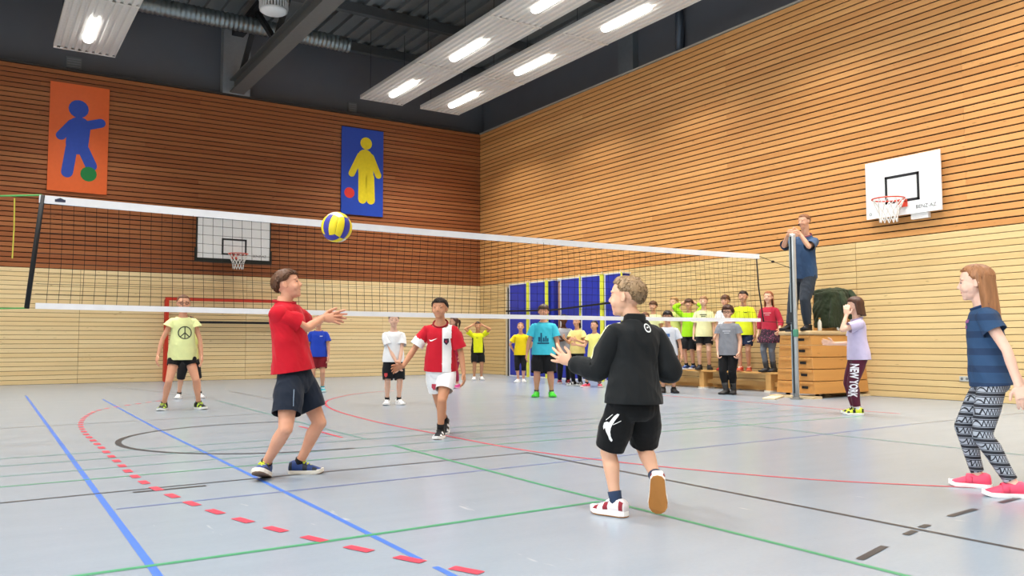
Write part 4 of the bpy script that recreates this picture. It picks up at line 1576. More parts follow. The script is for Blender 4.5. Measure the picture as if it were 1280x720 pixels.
    if ribbon:
        bm = bmesh.new()
        bm.from_mesh(me)
        bv = BVHTree.FromBMesh(bm)
        k = ribbon['side']
        sg = 1 if k == 'R' else -1
        out = side*sg
        path = [(sp(0.90)+out*(0.062*h), s*0.9+out*0.2+dep*0.4)]
        for q in range(0, 11):
            u = q/10*ribbon['to']
            d1 = (s*(1-u)*0.8+out*(0.45+0.35*u)+dep*(0.45+0.2*u))
            path.append((S[k].lerp(E_[k], u), d1))
        rb = MB()
        for i, (p, d) in enumerate(path):
            d = d.normalized()
            t_ = (path[min(i+1, len(path)-1)][0]-path[max(i-1, 0)][0]).normalized()
            w_ = d.cross(t_).normalized()*(ribbon['w']*h/2)
            for e_ in (-1, -0.33, 0.33, 1):
                hit, n, _, _ = bv.ray_cast(p+w_*e_+d*0.3, -d, 0.6)
                q = hit+d*0.004 if hit else p+w_*e_+d*(0.04*h)
                rb.v.append(tuple(q))
        for i in range(len(path)-1):
            for j in range(3):
                rb.f.append((4*i+j, 4*i+j+1, 4*i+5+j, 4*i+4+j))
        rb.build('shoulder_stripe', fabric(ribbon['col']), c['root'], True)
        bm.free()
    c['top'] = o
    return o

def build_bottom(c, kind='shorts', col='#1b2230', length=0.8, loose=1.0, colorfn=None, cols=None, amp=0.005, mat_=None, top_t=0.16, prints=(), name=None):
    h, side, dep, s, sp, near, G = c['h'], c['side'], c['dep'], c['s'], c['sp'], c['near'], c['G']
    HP, KN, AN = c['HP'], c['KN'], c['AN']
    e = 0.0064*h*loose
    mb = MB()
    cuts = []
    if kind == 'skirt':
        pts = [sp(t) for t in (0.22, 0.08, -0.08)]+[HP['R'].lerp(HP['L'], 0.5)-Vector((0, 0, 1))*(length*0.24*h)]
        N = 36
        for j, (p, a, b_) in enumerate(zip(pts, (0.086, 0.105, 0.125, 0.16), (0.066, 0.08, 0.10, 0.135))):
            for k in range(N):
                an = 2*PI*k/N
                q = 1+(0.07*math.sin(an*9)*j/3)
                mb.v.append(tuple(p+side*(a*h*q*math.cos(an))+dep*(b_*h*q*math.sin(an))))
        for j in range(3):
            for k in range(N):
                mb.f.append((j*N+k, j*N+(k+1) % N, (j+1)*N+(k+1) % N, (j+1)*N+k))
        o = mb.build(name or 'skirt', mat_ or fabric(col), c['root'], True)
        return o
    ts = [-0.205, -0.15, -0.08, 0.0, 0.08, top_t]
    rad = {-0.205: (0.050, 0.050), -0.15: (0.078, 0.068), -0.08: (0.096, 0.074), 0.0: (0.100, 0.076), 0.08: (0.094, 0.070), top_t: (0.088, 0.064)}
    mb.tube([sp(t) for t in ts], [(rad[t][0]*h*G+e*(0.5 if t < -0.05 else 0.22), rad[t][1]*h*G+e*(0.5 if t < -0.05 else 0.22)) for t in ts], 24, side)
    for k in ('R', 'L'):
        a, kn, an = HP[k], KN[k], AN[k]
        oth = 'L' if k == 'R' else 'R'
        mb.ball(a, 0.056*h*G+e*0.25)
        def mine(co, k=k, oth=oth):
            return min(seg_dist(co, HP[k], KN[k])[0], seg_dist(co, KN[k], AN[k])[0]) < min(seg_dist(co, HP[oth], KN[oth])[0], seg_dist(co, KN[oth], AN[oth])[0])
        if length <= 1.0:
            p1 = a.lerp(kn, length)
            n = (kn-a).normalized()
            p2 = p1+n*(0.03*h)
            fl = 1.0+0.9*(loose-0.4)
            mb.tube([a, a.lerp(p1, 0.5), p1, p2], [0.056*h*G+e*0.3, 0.056*h*G+e*1.0, (0.050-0.012*length)*h*G+e*1.5, (0.050-0.012*length)*h*G+e*1.55], 18)
            lim = 0.085*h
            cuts.append((p1, n, (lambda co, p1=p1, n=n, lim=lim, mine=mine: (co-p1).length < lim*1.3 and (co-p1).dot(n) > -0.015 and mine(co))))
        else:
            q = length-1.0
            p1 = kn.lerp(an, q)
            n = (an-kn).normalized()
            p2 = p1+n*(0.02*h)
            mb.tube([a, a.lerp(kn, 0.5), kn], [0.058*h*G+e*0.5, 0.052*h*G+e, 0.0375*h*G+e], 18)
            mb.ball(kn, 0.0375*h*G+e)
            bk = -c['f']*(0.005*h)
            mb.tube([kn, kn.lerp(an, 0.28)+bk, kn.lerp(an, min(0.65, q)), p1, p2], [0.0365*h*G+e, 0.0385*h*G+e*0.9, 0.029*h*G+e, (0.029-0.006*q)*h+e*1.0, (0.029-0.006*q)*h+e*1.0], 18)
            lim = 0.06*h
            cuts.append((p1, n, (lambda co, p1=p1, n=n, lim=lim, mine=mine: (co-p1).length < lim and (co-p1).dot(n) > -0.015 and mine(co))))
    me = remesh(mb, 0.0065 if near else 0.0105, 5, 0.5)
    wrinkle(me, amp*(h/1.4)*min(1, loose), c['seed']+3.3)
    cut(me, cuts)
    if mat_ is not None:
        me.materials.append(mat_)
    else:
        for x in [col]+list(cols or []):
            me.materials.append(fabric(x))
    if colorfn:
        for p in me.polygons:
            p.material_index = colorfn(c, Vector(p.center))
    o = link(name or ('shorts' if length <= 1.0 else 'trousers'), me, None, c['root'])
    if prints:
        bm = bmesh.new()
        bm.from_mesh(me)
        bv = BVHTree.FromBMesh(bm)
        for pts2, fs2, ctr, u, v, od, colr, nm in prints(c):
            pm = project(bv, pts2, fs2, ctr, u, v, od, 0.004)
            link(nm, pm, fabric(colr), c['root'])
        bm.free()
    return o

def build_shoe(c, k, col='#eeeeee', sole='#f5f5f5', accent=None, laces='#ffffff', boot=False, tread=None, toe=None, strap=False):
    h = c['h']
    A = c['AN'][k]
    fw, sd, fu = foot_axes(*c['FT'][k])
    o0 = A-fu*(0.048*h)                       # point on the sole below the ankle
    sz = 0.97*h if h < 1.7 else h*0.93
    def P(l, w_, z_):
        return o0+fw*(l*sz)+sd*(w_*sz)+fu*(z_*sz)
    # upper: length, half width, crown height
    secs = [(-0.050, 0.016, 0.040), (-0.046, 0.024, 0.058), (-0.030, 0.030, 0.066), (0.0, 0.031, 0.066), (0.022, 0.032, 0.060), (0.045, 0.034, 0.049),
            (0.070, 0.037, 0.039), (0.092, 0.035, 0.031), (0.108, 0.027, 0.024), (0.116, 0.014, 0.016)]
    N = 14
    mb = MB()
    for l, w_, z_ in secs:
        for q in range(N):
            a = 2*PI*q/N
            x, y = math.cos(a), math.sin(a)
            ex = 0.75
            xx = math.copysign(abs(x)**ex, x)*w_
            zz = 0.010+(z_-0.010)*(0.5+0.5*math.copysign(abs(y)**ex, y))
            if y > 0.2 and l > -0.02 and l < 0.1:
                xx *= 0.80
            mb.v.append(tuple(P(l, xx, zz)))
    for i in range(len(secs)-1):
        for q in range(N):
            q2 = (q+1) % N
            mb.f.append((i*N+q, (i+1)*N+q, (i+1)*N+q2, i*N+q2))
    mb.f.append(tuple(range(N)))
    mb.f.append(tuple((len(secs)-1)*N+q for q in reversed(range(N))))
    me = mb.mesh('shoe', True)
    me.materials.append(mat(col, 0.6))
    if accent:
        me.materials.append(mat(accent, 0.6))
        for i in range(len(secs)-1):
            for q in range(N):
                if i in (1, 4, 6) and (q in (0, 1, 5, 6, 7, 12, 13)):
                    me.polygons[i*N+q].material_index = 1
    if toe:
        me.materials.append(mat(toe, 0.6))
        for i in (7, 8):
            for q in range(N):
                me.polygons[i*N+q].material_index = len(me.materials)-1
    so = link('boot' if boot else 'shoe', me, None, c['root'])
    # sole
    out = [(-0.054, 0.0), (-0.050, 0.018), (-0.035, 0.029), (0.0, 0.032), (0.03, 0.034), (0.065, 0.040), (0.09, 0.038), (0.110, 0.028), (0.121, 0.010)]
    ring = [(l, w_) for l, w_ in out]+[(l, -w_) for l, w_ in reversed(out[1:])]
    n = len(ring)
    sb = MB()
    for zz, g_ in ((0.0, 0.96), (0.006, 1.0), (0.018, 1.0)):
        for l, w_ in ring:
            lift = 0.010*max(0, (l-0.08)/0.04)**1.5 if l > 0.08 else 0
            sb.v.append(tuple(P(l, w_*g_, zz+lift)))
    for i in range(2):
        for q in range(n):
            q2 = (q+1) % n
            sb.f.append((i*n+q, (i+1)*n+q, (i+1)*n+q2, i*n+q2))
    sb.f += [tuple(range(n)), tuple(2*n+q for q in reversed(range(n)))]
    sole_o = sb.build('sole', mat(sole, 0.6), so)
    if tread:
        sb2 = MB()
        for zz, g_ in ((-0.004, 0.9), (0.001, 0.955)):
            for l, w_ in ring:
                lift = 0.010*max(0, (l-0.08)/0.04)**1.5 if l > 0.08 else 0
                sb2.v.append(tuple(P(l*0.985+0.0005, w_*g_, zz+lift)))
        for q in range(n):
            sb2.f.append((q, n+q, n+(q+1) % n, (q+1) % n))
        sb2.f += [tuple(range(n)), tuple(n+q for q in reversed(range(n)))]
        sb2.build('tread', mat(tread, 0.7), so)
    if boot:
        kn = c['KN'][k]
        MB().tube([A-fu*0.02*h, A, A.lerp(kn, 0.25), A.lerp(kn, 0.42)], [0.030*h, 0.031*h, 0.034*h, 0.038*h], 14).build('shaft', mat(col, 0.7), so, True)
    elif strap:
        st_ = MB()
        pts = [P(0.035, w_, z_) for w_, z_ in ((-0.034, 0.022), (-0.028, 0.046), (0, 0.057), (0.028, 0.046), (0.034, 0.022))]
        st_.tube(pts, [(0.014*sz, 0.003*sz)]*5, 8, fw)
        st_.build('strap', mat(col, 0.6), so, True)
    else:
        lc = MB()
        for i in range(4):
            l = 0.026+0.014*i
            zt = 0.059-0.0095*i
            lc.tube([P(l, -0.018, zt-0.006), P(l+0.004, 0, zt+0.002), P(l+0.002, 0.018, zt-0.006)], 0.0042*sz, 5)
        lc.tube([P(0.024, 0, 0.060), P(0.018, 0.018, 0.062), P(0.030, 0.022, 0.052)], 0.0042*sz, 5)
        lc.tube([P(0.024, 0, 0.060), P(0.018, -0.018, 0.062), P(0.030, -0.022, 0.052)], 0.0042*sz, 5)
        lc.build('laces', mat(laces, 0.7), so, True)
    return so
# ------------------------------------------------------------------ clothing patterns
def leggings_material():
    m, nt, b = new_mat('patterned_leggings')
    tc = nt.nodes.new('ShaderNodeTexCoord')
    sep = nt.nodes.new('ShaderNodeSeparateXYZ')
    nt.links.new(tc.outputs['Object'], sep.inputs[0])
    x, y, z = sep.outputs
    row = math_n(nt, 'MULTIPLY', z, 14.5)
    fr = math_n(nt, 'FRACT', row)
    band = math_n(nt, 'LESS_THAN', fr, 0.50)
    xx = math_n(nt, 'FRACT', math_n(nt, 'MULTIPLY', math_n(nt, 'ADD', x, y), 42.0))
    tri = math_n(nt, 'MULTIPLY', math_n(nt, 'ABSOLUTE', math_n(nt, 'SUBTRACT', xx, 0.5)), 2.0)
    tt = math_n(nt, 'DIVIDE', fr, 0.50)
    inside = math_n(nt, 'GREATER_THAN', math_n(nt, 'ABSOLUTE', math_n(nt, 'SUBTRACT', tri, tt)), 0.24)
    white = math_n(nt, 'MULTIPLY', band, inside)
    l1 = math_n(nt, 'LESS_THAN', math_n(nt, 'ABSOLUTE', math_n(nt, 'SUBTRACT', fr, 0.60)), 0.025)
    l2 = math_n(nt, 'LESS_THAN', math_n(nt, 'ABSOLUTE', math_n(nt, 'SUBTRACT', fr, 0.92)), 0.025)
    white = math_n(nt, 'MAXIMUM', white, math_n(nt, 'MAXIMUM', l1, l2))
    c = mix_rgb(nt, white, lin('#23262e'), lin('#a3aab6'))
    nt.links.new(c, b.inputs['Base Color'])
    b.inputs['Roughness'].default_value = 0.85
    return m

def stripe_rw(c, p):
    d = (p-c['hip'])
    l = -d.dot(c['side'])
    fwd = d.dot(c['dep'])
    for k in ('R', 'L'):
        q, t = seg_dist(p, c['S'][k], c['E'][k])
        if k == 'R' and t > 0.48 and q < 0.09:
            return 1
        if t > 0.28 and q < 0.085:
            return 0
    if fwd > 0 and 0.03 < l < 0.118:
        return 1
    return 0

def black_sides(c, p):
    l = abs((p-c['hip']).dot(c['side']))
    t = (p-c['hip']).dot(c['s'])/c['T']
    return 1 if l > 0.082*c['h'] and t < 0.7 else 0

def banded_material(a, b_, freq, duty):
    m, nt, b = new_mat('banded_cloth')
    tc = nt.nodes.new('ShaderNodeTexCoord')
    sep = nt.nodes.new('ShaderNodeSeparateXYZ')
    nt.links.new(tc.outputs['Object'], sep.inputs[0])
    fr = math_n(nt, 'FRACT', math_n(nt, 'MULTIPLY', sep.outputs[2], freq))
    g = math_n(nt, 'LESS_THAN', fr, duty)
    n = noise_n(nt, 14.0, 3)
    c = mix_rgb(nt, g, lin(a), lin(b_))
    c = mix_rgb(nt, math_n(nt, 'MULTIPLY', n, 0.35), c, tuple(x*0.5 for x in lin(a)))
    nt.links.new(c, b.inputs['Base Color'])
    b.inputs['Roughness'].default_value = 0.85
    return m

peace = dense(ring2d(0.092, 0.078)+[seg2d((0, -0.08), (0, 0.08), 0.014), seg2d((0, 0), (0.058, -0.058), 0.014), seg2d((0, 0), (-0.058, -0.058), 0.014)], 0.03)
ring_mark = dense(ring2d(0.024, 0.017)+[seg2d((-0.008, 0), (0.01, 0.004), 0.007)], 0.02)
swoosh = dense([[(-0.04, 0.0), (-0.03, -0.018), (-0.01, -0.016), (0.045, 0.016), (-0.012, -0.004), (-0.026, -0.006)]], 0.02)
crest = dense([[(-0.022, 0.03), (0.022, 0.03), (0.024, -0.005), (0, -0.035), (-0.024, -0.005)]], 0.02)
crest_in = dense([[(-0.010, 0.012), (0.010, 0.012), (0.011, -0.004), (0, -0.016), (-0.011, -0.004)]], 0.02)
cat = dense([[(.055, .068), (.045, .052), (.028, .031), (.016, .012), (.007, -.005), (.003, -.026), (.005, -.052), (.0125, -.07), (.005, -.079), (-.005, -.068), (-.011, -.047), (-.02, -.026), (-.026, -.005), (-.034, -.016), (-.036, 0), (-.03, .019), (-.016, .026), (-.001, .023), (.0135, .042), (.028, .059), (.045, .071)], seg2d((0.02, 0.012), (0.062, 0.034), 0.003), seg2d((-.02, .034), (0.02, .066), 0.003)], 0.012)
city = dense([[(-0.10, -0.09), (0.10, -0.09), (0.10, -0.065), (-0.10, -0.065)], [(-0.085, -0.05), (-0.05, -0.05), (-0.05, 0.03), (-0.085, 0.03)], [(-0.045, -0.06), (-0.02, -0.06), (-0.02, 0.10), (-0.045, 0.10)],
              [(-0.01, -0.05), (0.03, -0.05), (0.02, 0.02), (0.0, 0.02)], [(0.035, -0.05), (0.06, -0.05), (0.06, 0.045), (0.035, 0.045)], [(0.065, -0.05), (0.09, -0.05), (0.09, 0.01), (0.065, 0.01)]], 0.03)
block = dense([[(-0.03, 0.0), (0.05, 0.0), (0.05, 0.06), (-0.03, 0.06)], [(-0.06, -0.06), (-0.015, -0.06), (-0.015, -0.01), (-0.06, -0.01)], [(0.0, -0.06), (0.045, -0.06), (0.045, -0.015), (0.0, -0.015)]], 0.03)
lines3 = dense([seg2d((-0.07, 0.03), (0.07, 0.03), 0.02), seg2d((-0.04, -0.005), (0.05, -0.005), 0.018)], 0.03)
small = dense([seg2d((-0.025, 0), (0.025, 0), 0.012)], 0.02)

# ------------------------------------------------------------------ the players in front of the net
person('boy in red shirt and dark shorts reaching both arms out for the ball', (1.832, 5.80, 0), 1.47, 62, '#dba386',
       hip=(0.075, 0, 0.685), neck=(0.0, 0.0, 1.225), head=dict(yaw=78, pitch=14, pos=(0.022, 0.0, 1.338)), head_s=0.212,
       feet={'R': (-0.115, -0.05, 0.018, -14, 14), 'L': (0.115, 0.10, 0.0, 78, 0)},
       arms={'R': dict(target=(0.265, 0.13, 1.105), pole=(0.1, -0.6, -0.8), h=(0.95, 0.2, 0.06), thumb=(0, 0.3, 1), curl=0.15, spread=0.3),
             'L': dict(target=(0.29, 0.19, 1.12), pole=(0.2, 1, -0.4), h=(0.95, 0.1, 0.05), thumb=(0, -0.3, 1), curl=0.15, spread=0.3)},
       hair=('short', '#5a3a24', {}), near=True,
       top=dict(kind='tee', col='#c31226', hem=0.08, loose=1.9, sleeve=0.66, amp=0.014, collar=('round', '#b01022')),
       bottom=dict(kind='shorts', col='#17202f', length=0.70, top_t=0.24, loose=2.4, amp=0.012,
                   prints=lambda c: [(*dense([seg2d((0, -0.10), (0.012, 0.12), 0.005)], 0.03), c['HP']['R'].lerp(c['KN']['R'], 0.55)+Vector((0.02, 0, 0)), Vector((1, 0, 0)), Vector((0, 0, 1)), Vector((0.1, -1, 0)), '#8fa3b8', 'piping')]),
       shoes=dict(col='#25407e', sole='#e9e4da', accent='#1b2330', laces='#d5e23a', tread='#8a6f5a', toe='#2f478f'), socks=dict(col='#15161c', len=0.10))

person('boy in black tracksuit top and black shorts seen from behind, running', (2.90, 3.50, 0), 1.355, -150, '#e4b496',
       hip=(0.112, 0, 0.60), neck=(0.122, 0.0, 1.045), head=dict(yaw=-108, pitch=2, pos=(0.076, 0.01, 1.170)), head_s=0.218,
       feet={'L': (0.012, 0.0, 0.008, -125, 0), 'R': (0.232, -0.03, 0.125, 176, -72)},
       arms={'L': dict(target=(-0.225, 0.10, 0.812), pole=(0.5, -0.3, -1), h=(-0.85, 0.15, 0.42), thumb=(0.1, -0.2, 1), curl=0.22, spread=0.45),
             'R': dict(u=(0.34, -0.05, -0.85), f=(-0.25, 0.9, 0.05), h=(-0.3, 0.9, 0.1))},
       hair=('crop', '#93795a', {'quiff': 0.06}), near=True, girth=0.98, leg=0.88,
       top=dict(kind='long', col='#15181a', hem=0.0, loose=2.3, amp=0.013, ribbon=dict(side='L', to=0.74, w=0.030, col='#ece9bd'), collar=('stand', '#121416'), name='tracksuit_top',
                prints=[(*ring_mark, 0.90, 0.022, '#e8eef0', 'badge', 'back', None)]),
       bottom=dict(kind='shorts', col='#0d0e10', length=0.88, loose=2.2, amp=0.009,
                   prints=lambda c: [(*cat, c['HP']['L'].lerp(c['KN']['L'], 0.42)+Vector((-0.03, -0.05, 0)), Vector((1, 0, 0)), Vector((0, 0, 1)), Vector((-0.15, -1, 0)), '#f2f2f0', 'leaping_cat_print')]),
       shoes=dict(col='#e7e2e4', sole='#f4f2f0', accent='#8e1f30', laces='#ffffff', tread='#b5793a', toe='#d9cfd2'), socks=dict(col='#2b3c58', len=0.22))

person('girl in dark blue shirt, patterned leggings and pink shoes at the right edge', (5.27, 2.80, 0), 1.46, -86, '#ecc3ae',
       hip=(0.062, 0.02, 0.70), neck=(0.028, 0.02, 1.155), head=dict(yaw=-88, pitch=-3, pos=(-0.012, 0.02, 1.292)), head_s=0.222,
       feet={'R': (-0.03, 0.17, 0.0, -94, 0), 'L': (0.155, -0.12, 0.0, -80, 0)},
       arms={'L': dict(u=(0.42, -0.28, -0.85), f=(0.22, -0.12, -0.9), thumb=(-1, 0, 0)), 'R': dict(u=(0.42, 0.15, -0.85), f=(0.40, 0.0, -0.85), thumb=(-1, 0, 0))},
       hair=('long', '#9b6b48', {'len': 1.12, 'from': 88}), near=True, girth=0.95, kneepole={'L': (-1, -0.1, 0), 'R': (-1, 0, 0)},
       top=dict(kind='tee', col='#24446f', hem=-0.10, loose=1.5, sleeve=0.46, amp=0.009, collar=('round', '#1c3559'), mat_=banded_material('#27496f', '#1b3558', 9.5, 0.4),
                prints=[(*lines3, 0.72, 0.0, '#8a4a86', 'chest_print', 'front', None)]),
       bottom=dict(kind='leggings', length=1.90, loose=0.6, mat_=leggings_material(), amp=0.002, name='leggings'),
       shoes=dict(col='#f0506f', sole='#f6f3f2', strap=True))

person('boy in red football shirt with white stripe and white shorts, walking', (3.883, 7.304, 0), 1.40, -8, '#c48d6c',
       hip=(-0.012, 0.06, 0.665), neck=(-0.015, 0.0, 1.128), head=dict(yaw=-14, pitch=2, pos=(-0.024, -0.02, 1.262)), head_s=0.203,
       feet={'L': (-0.012, -0.05, 0.0, -14, 0), 'R': (0.035, 0.36, 0.055, -6, -30)},
       arms={'R': dict(u=(-0.55, -0.05, -0.83), f=(-0.48, -0.35, -0.75), h=(-0.9, -0.3, -0.2), thumb=(0, -0.3, 1), spread=0.3), 'L': dict(u=(0.30, 0.05, -0.95), f=(0.12, -0.2, -0.95))},
       hair=('short', '#2b1d15', {}), near=True,
       top=dict(kind='tee', col='#c4182c', hem=-0.02, loose=1.6, sleeve=0.80, amp=0.010, colorfn=stripe_rw, cols=['#f0f0f0'], collar=('round', '#8e1220'), vneck=True,
                prints=[(*swoosh, 0.66, -0.042, '#f4f4f4', 'chest_mark', 'front', None), (*crest, 0.62, 0.050, '#3a2a3c', 'crest', 'front', None), (*crest_in, 0.62, 0.050, '#a83348', 'crest_field', 'front', None)]),
       bottom=dict(kind='shorts', col='#eff0f2', length=0.66, loose=2.0, amp=0.008,
                   prints=lambda c: [(*crest, c['HP']['R'].lerp(c['KN']['R'], 0.50)+Vector((-0.02, 0, 0)), Vector((1, 0, 0)), Vector((0, 0, 1)), Vector((0, -1, 0)), '#c8485a', 'crest')]),
       shoes=dict(col='#1a1b20', sole='#e8e6e4', accent='#d8d8da', laces='#222222', tread='#c9c4bd'), socks=dict(col='#121316', len=0.24))

# ------------------------------------------------------------------ behind the net, left half
person('girl in pale yellow peace-sign shirt and glasses standing with legs apart', (2.477, 12.46, 0), 1.60, 6, '#d9a183',
       hip=(0.0, 0, 0.775), feet={'R': (-0.225, 0, 0, -14, 0), 'L': (0.235, 0, 0, 28, 0)},
       arms={'R': dict(u=(-0.42, -0.05, -0.9), f=(-0.22, -0.2, -0.95)), 'L': dict(u=(0.32, -0.05, -0.95), f=(0.10, -0.25, -0.95))},
       hair=('pony', '#6b4a34', {}), glasses=True, girth=0.95,
       top=dict(kind='cap', col='#e2eaa8', hem=-0.14, loose=2.2, amp=0.008, prints=[(*peace, 0.56, 0.01, '#4b5142', 'peace_sign', 'front', None)]),
       bottom=dict(kind='shorts', col='#101114', length=0.40, loose=1.2), shoes=dict(col='#14181a', sole='#eef0ee', accent='#b6d94a', laces='#c8e060'), socks=dict(col='#2a2d2c', len=0.10))
person('child in black shorts and white shoes hidden behind the peace-sign girl', (3.10, 14.95, 0), 1.38, 4, '#e2b296', hair=('short', '#5a4030'),
       feet={'R': (-0.16, 0, 0, -14, 0), 'L': (0.17, 0, 0, 20, 0)}, hip=(-0.02, 0, 0.68),
       top=dict(kind='tee', col='#dfe08a', loose=1.6), bottom=dict(kind='shorts', col='#121316', length=1.05, loose=2.0), shoes=dict(col='#f0f0f0', sole='#ffffff'), socks=dict(col='#1b1d20', len=0.16))
person('boy in royal blue shirt half hidden behind the red-shirted boy', (5.56, 15.50, 0), 1.44, -4, '#d8a488', hair=('short', '#5b4130'),
       arms={'L': dict(u=(0.22, -0.1, -0.95), f=(0.0, -0.3, -0.95))},
       top=dict(kind='tee', col='#2547c0', loose=1.8, hem=-0.1, prints=[(*small, 0.74, 0.04, '#dfe6f5', 'chest_mark', 'front', None)]), bottom=dict(kind='shorts', col='#7c1a26', length=0.75, loose=2.0), shoes=dict(col='#2f9aa8', sole='#d8eef0', laces='#ffffff'), socks=dict(col='#2f9aa8', len=0.16))
person('boy in plain white shirt and black shorts with hands clasped low', (5.349, 11.62, 0), 1.36, 4, '#e3b9a2', hair=('short', '#7c6a58'),
       arms={'R': dict(target=(0.055, -0.17, 0.62), pole=(-1, 0.3, -0.3), thumb=(0.3, -1, 0), h=(0.3, -0.2, -0.9)), 'L': dict(target=(0.085, -0.19, 0.61), pole=(1, 0.3, -0.3), thumb=(-0.3, -1, 0), h=(-0.1, -0.2, -0.9))},
       feet={'R': (-0.09, 0, 0, -8, 0), 'L': (0.085, 0.03, 0, 28, 0)},
       top=dict(kind='tee', col='#eef0f4', loose=1.9, hem=-0.08, amp=0.008), bottom=dict(kind='shorts', col='#14171d', length=0.92, loose=2.0, prints=lambda c: [(*crest, c['HP']['R'].lerp(c['KN']['R'], 0.70)+Vector((-0.03, 0, 0)), Vector((1, 0, 0)), Vector((0, 0, 1)), Vector((0, -1, 0)), '#c8484a', 'crest')]),
       shoes=dict(col='#f2f3f4', sole='#ffffff', accent='#c9ccd0'), socks=dict(col='#141518', len=0.18))
person('girl in dark pink clothes hidden behind the boy in football shirt', (8.40, 15.25, 0), 1.46, -40, '#dba78c', hair=('pony', '#4a2d20', {'len': 0.8}),
       head=dict(yaw=-70), top=dict(kind='tee', col='#a81f38', loose=1.6), bottom=dict(kind='leggings', col='#9c2a48', length=1.75, loose=0.8), shoes=dict(col='#c2357e', sole='#e8a8c8'))
person('child in neon yellow shirt with black sides, hands on head', (10.72, 18.24, 0), 1.46, 8, '#c9946f', hair=('short', '#2a1c14'),
       arms={'R': dict(target=(-0.13, -0.04, 1.38), pole=(-1, -0.2, 0.4), h=(0.9, 0, 0.4), thumb=(0, 0, -1)), 'L': dict(target=(0.13, -0.04, 1.38), pole=(1, -0.2, 0.4), h=(-0.9, 0, 0.4), thumb=(0, 0, -1))},
       top=dict(kind='tee', col='#dfe41c', loose=1.7, hem=-0.08, colorfn=black_sides, cols=['#15171a'], prints=[(*small, 0.70, -0.02, '#2a2c20', 'chest_mark', 'front', None)]), bottom=dict(kind='shorts', col='#0f1012', length=0.82, loose=2.0), shoes=dict(col='#f2f2f0', sole='#ffffff'), socks=dict(col='#f0f0ee', len=0.06))

# ------------------------------------------------------------------ in front of the blue mats
person('girl in bright yellow shirt and black capri leggings by the blue mats', (10.893, 16.52, 0), 1.40, -6, '#ddaa8e', hair=('pony', '#8f6a48'),
       arms={'R': dict(u=(-0.55, 0.2, -0.85), f=(0.45, 0.3, -0.8)), 'L': dict(u=(0.62, 0.15, -0.75), f=(-0.5, 0.35, -0.75))},
       feet={'R': (-0.06, 0, 0, -30, 0), 'L': (0.06, 0, 0, 8, 0)},
       top=dict(kind='tee', col='#e8cf17', loose=1.6, hem=-0.12), bottom=dict(kind='leggings', col='#121318', length=1.25, loose=0.9, name='leggings'), shoes=dict(col='#f4f4f2', sole='#ffffff'))
person('boy in turquoise printed shirt, black shorts and green shoes', (8.293, 11.853, 0), 1.57, -4, '#cf9a7e', girth=1.16, hair=('mop', '#4a3628'),
       arms={'R': dict(u=(-0.34, -0.05, -0.95), f=(-0.18, -0.15, -0.95)), 'L': dict(u=(0.26, -0.05, -0.95), f=(0.10, -0.15, -0.95))},
       feet={'R': (-0.13, 0, 0, -12, 0), 'L': (0.13, 0, 0, 12, 0)},
       top=dict(kind='tee', col='#41bfd6', hem=-0.12, loose=1.6, sleeve=0.7, amp=0.006, prints=[(*city, 0.42, 0.0, '#245a78', 'city_print', 'front', None)], collar=('round', '#36a9c0')),
       bottom=dict(kind='shorts', col='#0f1115', length=0.98, loose=2.6), shoes=dict(col='#3fd62f', sole='#56e048', laces='#8cf07a'), socks=dict(col='#3a4a40', len=0.14))
person('child in grey shirt and black trousers with arms crossed, behind turquoise shirt', (11.30, 15.36, 0), 1.56, 12, '#5b3826', girth=1.04, hair=('short', '#14100e'), lips='#6b3b34',
       arms={'R': dict(u=(-0.25, -0.25, -0.9), f=(0.85, -0.4, 0.1)), 'L': dict(u=(0.25, -0.25, -0.9), f=(-0.8, -0.5, 0.2))},
       top=dict(kind='tee', col='#9b9da4', loose=1.8, hem=-0.14), bottom=dict(kind='trousers', col='#121317', length=1.92, loose=1.0), shoes=dict(col='#2a1518', sole='#d8d4d4', accent='#b82238', laces='#d8324a'))
person('girl in pale yellow shirt and black trousers clapping her hands', (11.08, 14.56, 0), 1.49, -30, '#d2a082', hair=('pony', '#2c1c15', {'len': 0.5}), lips='#9a4a48',
       arms={'R': dict(u=(-0.2, -0.35, -0.85), f=(-0.35, -0.6, 0.35), thumb=(0, 0, 1)), 'L': dict(u=(0.2, -0.3, -0.9), f=(-0.75, -0.4, 0.25), thumb=(0, 0, 1))},
       feet={'R': (-0.08, 0, 0, -60, 0), 'L': (0.06, -0.05, 0, -25, 0)},
       top=dict(kind='tee', col='#ecd98a', loose=1.6, hem=-0.10, sleeve=0.5), bottom=dict(kind='trousers', col='#0f1014', length=1.95, loose=0.9), shoes=dict(col='#22262a', sole='#e6e9e6', accent='#d8dad8', laces='#e8e8e8'))
person('girl in light yellow shirt, dark shorts and pink shoes, one hand out', (10.978, 13.82, 0), 1.38, -28, '#d8a78a', hair=('pony', '#241812'), lips='#8a3f40',
       arms={'R': dict(u=(-0.4, -0.2, -0.85), f=(-0.85, -0.4, 0.15), thumb=(0, 0, 1)), 'L': dict(u=(0.2, 0, -1), f=(-0.3, -0.5, -0.6))},
       feet={'R': (-0.17, -0.02, 0, -55, 0), 'L': (0.10, 0.02, 0, 5, 0)}, hip=(0.0, 0, 0.66),
       top=dict(kind='tee', col='#eeea86', loose=1.7, hem=-0.10, sleeve=0.45), bottom=dict(kind='shorts', col='#171a2a', length=0.95, loose=1.5), shoes=dict(col='#e0405a', sole='#f6d8de', accent='#b01f3a', laces='#f8d0d8'), socks=dict(col='#20242c', len=0.16))

